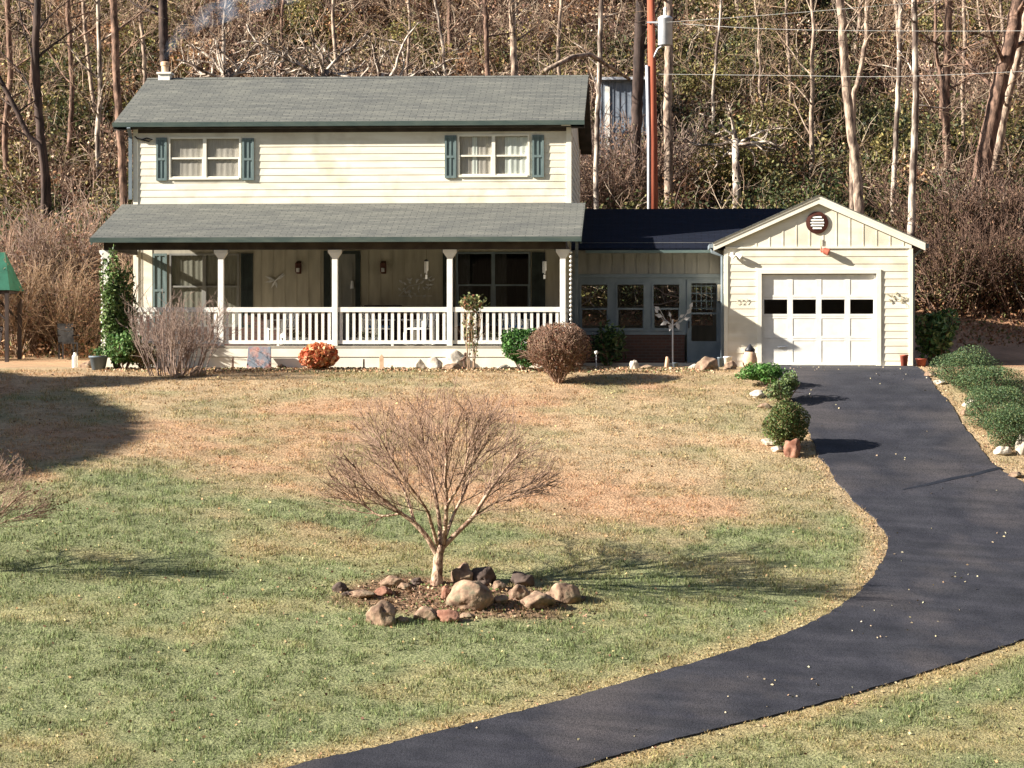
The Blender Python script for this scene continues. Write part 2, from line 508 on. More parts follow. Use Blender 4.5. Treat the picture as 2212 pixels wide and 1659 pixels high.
M['blue'] = noisy('blue_cushion', (0.06, 0.14, 0.28), (0.10, 0.20, 0.36), 4, 0.8)
M['rustor'] = noisy('rust_lantern', (0.05, 0.015, 0.012), (0.09, 0.03, 0.02), 4, 0.5)

# terrain material: colour set per vertex (grass, dry grass, soil, leaf litter) + fine noise
gm, t, b = new_mat('ground_cover')
a = t.nodes.new('ShaderNodeAttribute'); a.attribute_name = 'Col'
tc = t.nodes.new('ShaderNodeTexCoord')
n1 = t.nodes.new('ShaderNodeTexNoise'); n1.inputs['Scale'].default_value = 9; n1.inputs['Detail'].default_value = 9; n1.inputs['Roughness'].default_value = 0.75
mp = t.nodes.new('ShaderNodeMapping'); mp.inputs['Scale'].default_value = (0.6, 1.3, 1)
t.links.new(tc.outputs['Object'], mp.inputs[0]); t.links.new(mp.outputs[0], n1.inputs['Vector'])
r = t.nodes.new('ShaderNodeValToRGB'); r.color_ramp.elements[0].position = 0.32; r.color_ramp.elements[1].position = 0.68
r.color_ramp.elements[0].color = (0.50, 0.53, 0.50, 1); r.color_ramp.elements[1].color = (1.5, 1.44, 1.38, 1)
t.links.new(n1.outputs['Fac'], r.inputs[0])
mx = t.nodes.new('ShaderNodeMix'); mx.data_type = 'RGBA'; mx.blend_type = 'MULTIPLY'; mx.inputs[0].default_value = 0.85
t.links.new(a.outputs['Color'], mx.inputs[6]); t.links.new(r.outputs[0], mx.inputs[7])
t.links.new(mx.outputs[2], b.inputs['Base Color'])
b.inputs['Roughness'].default_value = 0.95; b.inputs['Specular IOR Level'].default_value = 0.1
bp = t.nodes.new('ShaderNodeBump'); bp.inputs['Strength'].default_value = 0.7; bp.inputs['Distance'].default_value = 0.05
n2 = t.nodes.new('ShaderNodeTexNoise'); n2.inputs['Scale'].default_value = 22; n2.inputs['Detail'].default_value = 5
t.links.new(tc.outputs['Object'], n2.inputs['Vector']); t.links.new(n2.outputs['Fac'], bp.inputs['Height']); t.links.new(bp.outputs[0], b.inputs['Normal'])
M['ground'] = gm

# ------------------------------------------------------------------ driveway outline
DL = [(1640, 792.5), (1648, 806), (1672, 826), (1706, 858), (1738, 915), (1752, 955), (1772, 990), (1800, 1030), (1850, 1090), (1892, 1125), (1914, 1150), (1920, 1172), (1914, 1200), (1898, 1228), (1870, 1265),
      (1830, 1300), (1760, 1345), (1650, 1390), (1500, 1435), (1290, 1494), (1060, 1556), (760, 1630), (600, 1668)]
DR = [(1975, 794), (2008, 822), (2040, 860), (2075, 910), (2110, 960), (2150, 1008), (2212, 1050), (2300, 1105), (2420, 1170), (2480, 1250), (2440, 1320), (2330, 1358), (2212, 1385), (2080, 1430), (1980, 1460),
      (1870, 1494), (1700, 1542), (1400, 1618), (1230, 1668)]
gl_ = [G(*p).xy for p in DL]
gr_ = [G(*p).xy for p in DR]
gl_[0] = Vector((gl_[0].x, 59.36)); gr_[0] = Vector((gr_[0].x, 59.36))
poly = gl_ + [Vector((gl_[-1].x - 4, gl_[-1].y - 4)), Vector((gr_[-1].x - 4, gr_[-1].y - 4))] + gr_[::-1]


def smooth_poly(pts, step=0.14, amp=0.02):
    out = []
    n = len(pts)
    for i in range(n):
        a_, b_ = pts[i], pts[(i + 1) % n]
        p0 = pts[(i - 1) % n]; p3 = pts[(i + 2) % n]
        L = (b_ - a_).length
        k = max(1, int(L / step))
        cr = (i in (len(gl_) - 2, len(gl_) - 1, len(gl_), len(gl_) + 1, n - 1, n - 2, 0))
        for j in range(k):
            u = j / k
            if cr:
                q = a_.lerp(b_, u)
            else:
                q = 0.5 * ((2 * a_) + (b_ - p0) * u + (2 * p0 - 5 * a_ + 4 * b_ - p3) * u * u + (3 * a_ - p0 - 3 * b_ + p3) * u ** 3)
            if a_.y < 59.2:
                wv = 0.05 * (float(vnoise(q.x * 1.7, q.y * 1.7, 4)) - 0.5) + 0.05 * (float(vnoise(q.x * 5, q.y * 5, 8)) - 0.5)
                q = q + Vector((rnd.uniform(-amp, amp) + wv, rnd.uniform(-amp, amp) + wv))
            out.append(q)
    return out


dpoly = smooth_poly(poly)
DP = np.array([(p.x, p.y) for p in dpoly])


def in_poly(x, y, PL=None):
    PL = DP if PL is None else PL
    x = np.asarray(x); y = np.asarray(y)
    c = np.zeros(x.shape, bool)
    n = len(PL); j = n - 1
    for i in range(n):
        xi, yi = PL[i]; xj, yj = PL[j]
        if yi != yj:
            c ^= ((yi > y) != (yj > y)) & (x < (xj - xi) * (y - yi) / (yj - yi) + xi)
        j = i
    return c


def edge_dist(x, y):
    """rough distance to the driveway outline"""
    x = np.asarray(x, np.float32).ravel(); y = np.asarray(y, np.float32).ravel()
    out = np.full(x.shape, 99, np.float32)
    Q = DP[::2].astype(np.float32)
    near = np.where((x > Q[:, 0].min() - 2) & (x < Q[:, 0].max() + 2) & (y > Q[:, 1].min() - 2) & (y < Q[:, 1].max() + 2))[0]
    for s0 in range(0, len(near), 20000):
        ii = near[s0:s0 + 20000]
        d = (x[ii, None] - Q[None, :, 0]) ** 2 + (y[ii, None] - Q[None, :, 1]) ** 2
        out[ii] = np.sqrt(d.min(1))
    return out


BEDC = G(985, 1296)      # mulch bed round the lawn tree


def ground_col(x, y):
    x = np.asarray(x, float); y = np.asarray(y, float)
    shp = x.shape; x = x.ravel(); y = y.ravel()
    n = fbm(x / 3.2, y / 1.9, 21, 4); n2 = fbm(x / 0.9, y / 0.5, 33, 3); n3 = fbm(x / 5.0, y / 2.5, 71, 3)
    dry = sm(n, 0.42, 0.62) * 0.50 + sm(y + (n3 - 0.5) * 4, 45.8, 48.2) * 0.80 + (n2 - 0.5) * 0.9 - 0.10
    ed = edge_dist(x, y)
    dry = np.maximum(dry, (1 - sm(ed, 0.1, 0.75)) * 0.95)
    dry = np.clip(dry, 0, 1)
    green = np.array([0.188, 0.202, 0.106]); tan = np.array([0.362, 0.268, 0.168]); org = np.array([0.375, 0.240, 0.150])
    straw = tan[None] * (1 - sm(n3, 0.4, 0.62))[:, None] + org[None] * sm(n3, 0.4, 0.62)[:, None]
    straw = straw * (1 - 0.6 * sm(-y, -45.5, -42)[:, None]) + np.array([0.285, 0.25, 0.12])[None] * 0.6 * sm(-y, -45.5, -42)[:, None]
    c = green[None] * (1 - dry)[:, None] + straw * dry[:, None]
    c *= (0.82 + 0.4 * fbm(x / 0.35, y / 0.25, 50, 2))[:, None]
    # hillside: leaf litter
    hl = np.maximum(np.maximum(sm(-y, 8, 14), sm(x, 32, 36)), sm(y, 66.5, 69)); hl = np.maximum(hl, sm(x, 6.4, 7.4) * sm(y, 57.5, 60.5))
    far = np.maximum(sm(-y, 8, 14), sm(x, 32, 36))[:, None]  # mask for the dark colour of the unseen added hills
    lit = (np.array([0.34, 0.195, 0.12])[None] * (1 - far) + np.array([0.07, 0.05, 0.032])[None] * far) * (0.55 + 0.9 * fbm(x / 0.8, y / 0.8, 77, 3))[:, None]
    c = c * (1 - hl)[:, None] + lit * hl[:, None]
    # bed soil
    e = ((x - BEDC.x) / 2.15) ** 2 + ((y - BEDC.y) / 1.15) ** 2
    s = 1 - sm(e + (n2 - 0.5) * 1.2, 0.55, 1.15)
    soil = np.array([0.20, 0.12, 0.08])[None] * (0.6 + 0.8 * n2)[:, None]
    c = c * (1 - s * 0.85)[:, None] + soil * s[:, None] * 0.85
    # bed in front of the porch
    pb = sm(y, 56.9, 57.3) * sm(-y, -62, -58) * sm(x, -14.5, -13) * (1 - sm(x, 1.2, 2.0))
    c = c * (1 - pb * 0.7)[:, None] + np.array([0.30, 0.21, 0.13])[None] * (0.6 + 0.8 * n2)[:, None] * pb[:, None] * 0.7
    return c.reshape(shp + (3,)), dry.reshape(shp)


xs = np.concatenate([np.linspace(-170, -72, 30), np.linspace(-70, -22, 40)[:-1], np.arange(-22, 14, 0.16), np.linspace(14, 60, 40), np.linspace(62, 130, 30)])
ys = np.concatenate([np.linspace(-80, -10, 30), np.linspace(-8, 30, 40)[:-1], np.arange(30, 62, 0.16), np.linspace(62, 112, 170)[1:], np.linspace(113, 160, 16)])
GX, GY = np.meshgrid(xs, ys)
GZ = H(GX, GY)
nx, ny = len(xs), len(ys)
idx = np.arange(nx * ny).reshape(ny, nx)
quads = np.stack([idx[:-1, :-1].ravel(), idx[:-1, 1:].ravel(), idx[1:, 1:].ravel(), idx[1:, :-1].ravel()], 1)
gc, _ = ground_col(GX, GY)
# sink the terrain a little below the driveway so that the sheet lies clear of it
ins = in_poly(GX.ravel(), GY.ravel()) & (edge_dist(GX, GY) > 0.2)
GZf = GZ.ravel().copy(); GZf[ins] -= 0.05
o = mesh_np('ground', np.stack([GX.ravel(), GY.ravel(), GZf], 1), quads, M['ground'], cols=gc.reshape(-1, 3), smooth=True)
tag(o, 'sloping lawn of green and straw coloured grass rising to a leaf covered wooded hillside', None, kind='structure')

# driveway sheet
gx = np.arange(DP[:, 0].min(), DP[:, 0].max(), 0.4); gy = np.arange(DP[:, 1].min(), DP[:, 1].max(), 0.4)
A_, B_ = np.meshgrid(gx, gy); A_ = A_.ravel(); B_ = B_.ravel()
k_ = in_poly(A_, B_) & (edge_dist(A_, B_) > 0.2)
pts2 = [Vector(p) for p in DP] + [Vector(p) for p in zip(A_[k_], B_[k_])]
edges = [(i, (i + 1) % len(DP)) for i in range(len(DP))]
ov, oe, of, *_ = delaunay_2d_cdt(pts2, edges, [], 1, 1e-5)
ovx = np.array([(p.x, p.y) for p in ov])
hz = H(ovx[:, 0], ovx[:, 1]) + 0.028
me = bpy.data.meshes.new('driveway')
vv = [(x, y, z) for (x, y), z in zip(ovx, hz)]
ff = [tuple(f) for f in of]
nb = len(vv)
# skirt
bz = H(DP[:, 0], DP[:, 1])
m_ = len(DP)
vv += [(x, y, z + 0.0285) for (x, y), z in zip(DP, bz)] + [(x, y, z - 0.08) for (x, y), z in zip(DP, bz)]
ff += [(nb + i, nb + (i + 1) % m_, nb + m_ + (i + 1) % m_, nb + m_ + i) for i in range(m_)]
me.from_pydata(vv, [], ff); me.update(); me.materials.append(M['asphalt'])
o = bpy.data.objects.new('driveway', me); C.objects.link(o)
tag(o, 'dark asphalt driveway curving down from the garage past the lawn', None, kind='structure')


# thin dark strip laid across the driveway
def ground_strip(name, pxs, width, mat, dz, label, kind='structure'):
    pts = [G(*p) for p in pxs]
    mb = MB(); V = []; Fs = []
    fine = []
    for i in range(len(pts) - 1):
        for j in range(6):
            fine.append(pts[i].lerp(pts[i + 1], j / 6))
    fine.append(pts[-1])
    for i, p in enumerate(fine):
        d = (fine[min(i + 1, len(fine) - 1)] - fine[max(i - 1, 0)]); d.z = 0; d.normalize()
        nn = Vector((-d.y, d.x, 0)) * width * (0.35 + 0.65 * min(1, i / 8)) * 0.5
        for q in (p + nn, p - nn):
            V.append((q.x, q.y, Hs(q.x, q.y) + dz))
    for i in range(len(fine) - 1):
        Fs.append((2 * i, 2 * i + 1, 2 * i + 3, 2 * i + 2))
    o = mb.add(V, Fs).build(name, mat)
    return tag(o, label, None, kind=kind)


ground_strip('driveway_line', [(1950, 1062), (2000, 1052), (2060, 1038), (2110, 1027), (2162, 1014)], 0.10, M['dark_line'], 0.033, 'thin dark line crossing the driveway')

# ------------------------------------------------------------------ HOUSE
Yw = 61.45            # front wall of the main block
Yr = 69.5             # rear wall
Yp = 57.9             # porch eave
Yg = 59.34            # garage front wall
XL = px_x(290, Yw); XR = px_x(1232, Yw)
house = empty('house', ((XL + XR) / 2, Yw, -0.5))
tag(house, 'two storey cream sided house with grey green roofs, front porch, breezeway and attached garage', 'house')
HM = Matrix.Translation(house.location).inverted()
HL = Vector((0, 0, 0))


def parts(mb, name, mat, grp=1, **k):
    """each run of grp added shapes becomes a part of its own"""
    ch = mb.ch + [(len(mb.v), len(mb.f))]
    for i in range(0, len(mb.ch), grp):
        a_, b_ = ch[i], ch[min(i + grp, len(mb.ch))]
        m2 = MB(); m2.v = mb.v[a_[0]:b_[0]]; m2.f = [tuple(q - a_[0] for q in f) for f in mb.f[a_[1]:b_[1]]]
        part(m2, name, mat, **k)


def part(mb, name, mat, parent=None, smooth=False, bevel=0, label=None):
    """build in world coordinates and parent under the house"""
    o = mb.build(name, mat, parent or house, smooth, bevel)
    if parent is None:
        o.matrix_parent_inverse = HM
    if label: o['label'] = label
    return o


def siding_rect(mb, x0, x1, z0, z1, Y, z_base=0.0, e=0.181, thick=0.10):
    """lapped siding facing -Y"""
    k = math.floor((z0 - z_base) / e)
    z = z_base + k * e
    while z < z1 - 1e-4:
        a_, b_ = max(z, z0), min(z + e, z1)
        if b_ - a_ > 0.004:
            oa = 0.014 - 0.011 * (a_ - z) / e; ob = 0.014 - 0.011 * (b_ - z) / e
            mb.add([(x0, Y - oa, a_), (x1, Y - oa, a_), (x1, Y - ob, b_), (x0, Y - ob, b_), (x0, Y, a_), (x1, Y, a_), (x1, Y, b_), (x0, Y, b_)],
                   [(0, 1, 2, 3), (4, 5, 1, 0), (4, 0, 3, 7), (5, 6, 2, 1)])
        z += e


def holes_rects(x0, x1, z0, z1, holes):
    xs_ = sorted({x0, x1, *[h[0] for h in holes], *[h[1] for h in holes]})
    out = []
    for a_, b_ in zip(xs_, xs_[1:]):
        hs = sorted([h for h in holes if h[0] < (a_ + b_) / 2 < h[1]], key=lambda h: h[2])
        z = z0
        for h in hs:
            if h[2] > z: out.append((a_, b_, z, h[2]))
            z = h[3]
        if z < z1: out.append((a_, b_, z, z1))
    return out


def siding_wall(x0, x1, z0, z1, Y, holes, thick=0.12, zb=0.0):
    mb = MB()
    for (a_, b_, c_, d_) in holes_rects(x0, x1, z0, z1, holes):
        siding_rect(mb, a_, b_, c_, d_, Y, zb)
        mb.box(a_, b_, Y, Y + thick, c_, d_)
    return mb


def side_siding(mb, X, y0, y1, z0, z1, sgn, e=0.181, zb=0.0):
    k = math.floor((z0 - zb) / e); z = zb + k * e
    while z < z1 - 1e-4:
        a_, b_ = max(z, z0), min(z + e, z1)
        oa = 0.020 * sgn; ob = 0.006 * sgn
        mb.add([(X + oa, y0, a_), (X + oa, y1, a_), (X + ob, y1, b_), (X + ob, y0, b_), (X, y0, a_), (X, y1, a_)], [(0, 1, 2, 3), (0, 4, 5, 1)])
        z += e


def Zw(py, px=700, Y=Yw): return px_z(py, px_x(px, Y), Y)
def Xw(px, Y=Yw): return px_x(px, Y)


# --- main block
eaveZ = px_z(262, px_x(760, 61.2), 61.2)       # front eave bottom of shingles
EO = 0.21
tanm = 0.375
RY = (Yw - EO + Yr + EO) / 2                    # ridge depth
ridgeZ = eaveZ + (RY - (Yw - EO)) * tanm
XLo = px_x(245, Yw - EO); XRo = px_x(1262, Yw - EO)
wallTop = eaveZ + EO * tanm - 0.16
zP = Zw(438)                                    # porch roof meets wall

W1 = (Xw(364), Xw(521), Zw(387), Zw(294.5))
W2 = (Xw(988), Xw(1144), Zw(384), Zw(292))
L1 = (Xw(366), Xw(517), Zw(706), Zw(547))
L2 = (Xw(985), Xw(1146), Zw(704), Zw(545))
DR1 = (Xw(713), Xw(768), 0.0, Zw(549))
mb = siding_wall(XL + 0.09, XR - 0.09, zP - 0.3, wallTop, Yw, [W1, W2])
part(mb, 'wall', M['siding'], label='cream lapped siding wall of the upper storey')
# side walls (full height) and rear
mb = MB()
side_siding(mb, XR, Yw, Yr, -0.5, wallTop, 1)
side_siding(mb, XL, Yw, Yr, -0.5, wallTop, -1)
mb.box(XR - 0.12, XR, Yw, Yr, -0.7, wallTop); mb.box(XL, XL + 0.12, Yw, Yr, -0.7, wallTop); mb.box(XL + 0.12, XR - 0.12, Yr - 0.12, Yr, -0.7, wallTop)
for X_, s_ in ((XL, 1), (XR - 0.12, 1)):
    mb.prism([(X_, Yw + 0.03, wallTop), (X_, Yr - 0.03, wallTop), (X_, RY, ridgeZ - 0.2)], (0.12, 0, 0))
part(mb, 'wall', M['siding'], label='side and rear walls of the main block')
# dark band on the wall top, standing in for the eave's shadow
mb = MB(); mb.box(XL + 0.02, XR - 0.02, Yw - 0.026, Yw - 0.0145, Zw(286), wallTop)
part(mb, 'eave_shade_band', M['soffit'])
# corner boards
mb = MB()
mb.box(XL - 0.025, XL + 0.10, Yw - 0.03, Yw + 0.10, zP - 0.05, wallTop); mb.box(XR - 0.10, XR + 0.025, Yw - 0.03, Yw + 0.10, zP - 0.05, wallTop)
parts(mb, 'corner_board', M['trim'])
# interior floors so the rooms are closed
mb = MB()
mb.box(XL + 0.13, XR - 0.13, Yw + 0.13, Yr - 0.13, 2.7, 2.85)
mb.box(XL + 0.13, XR - 0.13, Yw + 1.6, Yw + 1.7, 2.86, wallTop)
mb.box(XL + 0.13, XR - 0.13, Yw + 2.6, Yw + 2.7, 0.05, 2.69)
part(mb, 'inner_floor', M['curtaind'])

# lower front wall: board and batten over brick wainscot
zWain = Zw(662) * 0 + 0.78
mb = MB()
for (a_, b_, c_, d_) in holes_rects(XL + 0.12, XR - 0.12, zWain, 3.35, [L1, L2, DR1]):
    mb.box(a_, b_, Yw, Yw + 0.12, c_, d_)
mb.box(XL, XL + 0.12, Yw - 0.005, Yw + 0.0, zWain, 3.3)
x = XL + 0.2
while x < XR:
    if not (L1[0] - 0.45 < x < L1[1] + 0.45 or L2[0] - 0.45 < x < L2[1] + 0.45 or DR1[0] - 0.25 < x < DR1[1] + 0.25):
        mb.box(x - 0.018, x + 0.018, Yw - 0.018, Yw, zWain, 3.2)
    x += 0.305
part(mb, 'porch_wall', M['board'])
mb = MB()
for (a_, b_, c_, d_) in holes_rects(XL + 0.002, XR - 0.002, -0.5, zWain - 0.003, [L1, L2, DR1]):
    mb.box(a_, b_, Yw - 0.05, Yw + 0.11, c_, d_)
part(mb, 'brick_base', M['brick'])
mb = MB(); mb.box(XL - 0.02, XL + 0.11, Yw - 0.035, Yw - 0.006, zWain, 3.2)
parts(mb, 'corner_board', M['trim'])


_q0 = Xw(329)  # porch wall corner in a lighter colour, standing for the sun on it
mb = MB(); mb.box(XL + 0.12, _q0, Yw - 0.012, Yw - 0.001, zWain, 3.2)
part(mb, 'porch_wall', M['siding'], label='porch wall corner left of the shutter, coloured lighter as if sunlit')


# --- roofs
def roof_slab(mb, a_, b_, c_, d_, t=0.06):
    """a,b eave left/right, c,d ridge right/left"""
    mb.prism([a_, b_, c_, d_], (0, 0, -t))


rz = lambda y: ridgeZ - abs(y - RY) * tanm
mb = MB()
yf = Yw - EO; yb = Yr + EO
mb.prism([(XLo, yf, rz(yf)), (XRo, yf, rz(yf)), (XRo, RY, ridgeZ), (XLo, RY, ridgeZ)], (0, 0, -0.05))
mb.prism([(XLo, RY, ridgeZ), (XRo, RY, ridgeZ), (XRo, yb, rz(yb)), (XLo, yb, rz(yb))], (0, 0, -0.05))
mb.prism([(XLo - 0.01, RY - 0.13, ridgeZ - 0.035), (XRo + 0.01, RY - 0.13, ridgeZ - 0.035), (XRo + 0.01, RY, ridgeZ + 0.022), (XLo - 0.01, RY, ridgeZ + 0.022)], (0, 0, -0.012))
roof = part(mb, 'roof', M['roof'])
mb = MB()   # soffit + rake boards
mb.prism([(XLo, yf + 0.01, rz(yf) - 0.06), (XRo, yf + 0.01, rz(yf) - 0.06), (XRo, Yw - 0.02, rz(yf) - 0.06), (XLo, Yw - 0.02, rz(yf) - 0.06)], (0, 0, -0.10))
for xa, xb in ((XLo + 0.01, XL - 0.03), (XR + 0.03, XRo - 0.01)):
    mb.prism([(xa, yf + 0.01, rz(yf) - 0.056), (xa, RY, ridgeZ - 0.056), (xa, yb, rz(yb) - 0.056), (xa, yb, rz(yb) - 0.20), (xa, RY, ridgeZ - 0.20), (xa, yf + 0.01, rz(yf) - 0.20)], (xb - xa, 0, 0))
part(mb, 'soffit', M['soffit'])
mb = MB()
gz = rz(yf)
mb.prism([(XLo - 0.01, yf - 0.10, gz - 0.005), (XLo - 0.01, yf - 0.004, gz - 0.005), (XLo - 0.01, yf - 0.004, gz - 0.115), (XLo - 0.01, yf - 0.07, gz - 0.115)], (XRo - XLo + 0.02, 0, 0))
part(mb, 'gutter', M['green'])


# downspouts
def downspout(pts, wd=0.07, name='downspout'):
    mb = MB(); mb.tube(pts, wd * 0.6, 4); return part(mb, name, M['greytrim'])


xd = px_x(281, Yw - 0.08)
mb = MB(); mb.tube([(xd - 0.0, yf - 0.06, gz - 0.12), (xd, Yw - 0.03, gz - 0.34), (xd, Yw - 0.03, zP + 0.1)], 0.062, 4)
part(mb, 'downspout', M['greytrim'])
mb = MB()   # loop of cable at the corner
cx, cz = Xw(303), Zw(300)
mb.tube([(Xw(292), Yw - 0.05, Zw(293)), (Xw(298), Yw - 0.06, Zw(298)), (Xw(308), Yw - 0.06, Zw(300)), (Xw(318), Yw - 0.06, Zw(297)), (Xw(330), Yw - 0.05, Zw(300)), (Xw(322), Yw - 0.05, Zw(304)), (Xw(305), Yw - 0.05, Zw(300))], 0.018, 6)
part(mb, 'cable_loop', M['iron'])
mb = MB(); mb.box(Xw(1213), Xw(1233), Yw - 0.22, Yw - 0.1, Zw(276), Zw(267))
part(mb, 'gutter_outlet', M['white'])

# chimney
chx = px_x(357, RY); 
mb = MB(); mb.box(chx - 0.16, chx + 0.16, RY - 0.16, RY + 0.16, ridgeZ - 0.25, ridgeZ + 0.12)
mb.box(chx - 0.20, chx + 0.20, RY - 0.20, RY + 0.20, ridgeZ + 0.10, ridgeZ + 0.155)
ch = part(mb, 'chimney', M['white'], bevel=0.01)
mb = MB(); mb.lathe([(0.10, 0), (0.10, 0.18), (0.125, 0.19), (0.125, 0.28), (0.09, 0.30)], (chx - 0.0 - HL.x, RY - HL.y, ridgeZ + 0.155 - HL.z), 14)
o = mb.build('flue', M['tan'], ch); o.location = (0, 0, 0)


# --- windows
def window(r, Y, mull=True, curt=('curtain',), gl=M['glass'], frame=M['trim'], rail=0.5, fw=0.05, jd=0.05, name='window', box_in=True, label=None, cdep=0.062):
    x0, x1, z0, z1 = r
    mb = MB()
    # outer frame
    mb.box(x0 - 0.0, x0 + fw, Y - 0.015, Y + jd, z0, z1); mb.box(x1 - fw, x1, Y - 0.015, Y + jd, z0, z1)
    mb.box(x0 + fw, x1 - fw, Y - 0.015, Y + jd, z1 - fw, z1); mb.box(x0 + fw, x1 - fw, Y - 0.03, Y + jd, z0, z0 + fw)
    bays = [(x0 + fw, x1 - fw)]
    if mull:
        xm = (x0 + x1) / 2
        mb.box(xm - 0.045, xm + 0.045, Y - 0.012, Y + jd, z0 + fw, z1 - fw)
        bays = [(x0 + fw, xm - 0.045), (xm + 0.045, x1 - fw)]
    zr = z0 + (z1 - z0) * rail
    for a_, b_ in bays:
        mb.box(a_, b_, Y + 0.0, Y + jd - 0.004, zr - 0.022, zr + 0.022)
        mb.box(a_, a_ + 0.022, Y + 0.004, Y + jd - 0.006, z0 + fw, zr - 0.022); mb.box(b_ - 0.022, b_, Y + 0.004, Y + jd - 0.006, z0 + fw, zr - 0.022)
        mb.box(a_ + 0.022, b_ - 0.022, Y + 0.004, Y + jd - 0.006, z0 + fw, z0 + fw + 0.03)
    fr = part(mb, name, frame, label=label)
    mb = MB()
    for a_, b_ in bays:
        mb.add([(a_, Y + 0.028, z0 + fw), (b_, Y + 0.028, z0 + fw), (b_, Y + 0.028, z1 - fw), (a_, Y + 0.028, z1 - fw)], [(0, 1, 2, 3)])
    p = mb.build('pane', gl, fr)
    for i, c in enumerate(curt):
        if not c: continue
        a_, b_ = bays[i % len(bays)]
        spans = {'curtain': [(a_, b_, 'curtain')], 'dim': [(a_, b_, 'curtaind')],
                 'strip': [(a_, b_, 'curtain'), (a_ + 0.40 * (b_ - a_), a_ + 0.55 * (b_ - a_), 'curtainw')],
                 'right': [(a_, b_, 'curtain'), (a_ + 0.30 * (b_ - a_), b_, 'curtainw')], 'half': [(a_, a_ + 0.35 * (b_ - a_), 'curtaind')]}[c]
        for j, (s0, s1, mt) in enumerate(spans):
            mb = MB(); n = max(6, int((s1 - s0) / 0.025)); V = []; Fs = []
            for q in range(n + 1):
                xx = s0 + (s1 - s0) * q / n
                yy = Y + cdep - 0.014 * j + (0.0025 if c == 'curtain' else 0.005) * (math.sin(q * 1.1 + j + i * 2 + x0) + math.sin(q * 0.47 + i + z0 * 3))
                V += [(xx, yy, z0 + fw + (0.03 if j else 0)), (xx, yy, z1 - fw - (0.02 if j else 0))]
            for q in range(n): Fs.append((2 * q, 2 * q + 2, 2 * q + 3, 2 * q + 1))
            mb.add(V, Fs).build('curtain', M[mt], fr)
    return fr


def shutter(x0, x1, z0, z1, Y, mat=M['shutter']):
    mb = MB()
    fw = 0.05
    mb.box(x0, x0 + fw, Y - 0.05, Y - 0.012, z0, z1); mb.box(x1 - fw, x1, Y - 0.05, Y - 0.012, z0, z1)
    for zz in (z0, (z0 + z1) / 2 - 0.03, z1 - 0.06): mb.box(x0 + fw, x1 - fw, Y - 0.05, Y - 0.012, zz, zz + 0.06)
    xm = (x0 + x1) / 2
    mb.box(xm - 0.02, xm + 0.02, Y - 0.044, Y - 0.014, z0 + 0.06, z1 - 0.06)
    mb.box(x0 + fw, x1 - fw, Y - 0.030, Y - 0.012, z0 + 0.055, z1 - 0.055)
    return part(mb, 'shutter', mat)


window(W1, Yw - 0.02, curt=('curtain', 'curtain'), label='upper left window with grey sheer curtains')
window(W2, Yw - 0.02, curt=('strip', 'right'), label='upper right window with white curtain drawn across its right half')
window(L1, Yw - 0.02, curt=('dim', 'dim'), gl=M['glass'], frame=M['boardb'], rail=0.55, label='lower left window under the porch')
window(L2, Yw - 0.02, curt=('half', 'half'), gl=M['glassd'], frame=M['greytrim'], rail=0.55, label='lower right window under the porch, dark inside')
for (a_, b_, c_, d_, mt) in ((338, 361, 389, 296, 'shutter'), (524, 549, 389, 298, 'shutter'), (961, 986, 386, 294, 'shutter'), (1150, 1175, 385, 294, 'shutter'),
                             (331, 361, 707, 547, 'shutter'), (521, 547, 707, 547, 'dark'), (957, 982, 707, 547, 'dark'), (1149, 1178, 705, 546, 'dark')):  # porch shutters in shade are coloured darker than the sunlit left one
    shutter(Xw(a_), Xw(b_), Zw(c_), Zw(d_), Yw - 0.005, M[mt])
# front door
x0, x1, z0, z1 = DR1
mb = MB()
mb.box(x0 - 0.16, x0, Yw - 0.04, Yw + 0.05, 0, z1 + 0.08); mb.box(x1, x1 + 0.13, Yw - 0.04, Yw + 0.05, 0, z1 + 0.08); mb.box(x0, x1, Yw - 0.04, Yw + 0.05, z1, z1 + 0.08)
fr = part(mb, 'door_frame', M['dark'])
mb = MB(); mb.box(x0, x1, Yw + 0.0, Yw + 0.045, 0.01, z1)
for (u0, u1, v0, v1) in ((0.12, 0.45, 0.1, 0.8), (0.55, 0.88, 0.1, 0.8), (0.12, 0.45, 0.95, 2.1), (0.55, 0.88, 0.95, 2.1)):
    mb.box(x0 + (x1 - x0) * u0, x0 + (x1 - x0) * u1, Yw - 0.015, Yw - 0.001, v0, v1)
dr = part(mb, 'door', M['boardb'])
mb = MB(); mb.ball((x0 + 0.07 - HL.x, Yw - 0.05 - HL.y, 1.0 - HL.z), 0.03); mb.build('handle', M['pewter'], dr)
mb = MB(); mb.tube([(Xw(761) - HL.x, Yw - 0.05 - HL.y, 1.45 - HL.z), (Xw(761) - HL.x, Yw - 0.05 - HL.y, 1.65 - HL.z)], [0.05, 0.03], 8); mb.build('door_ornament', M['galv'], dr)

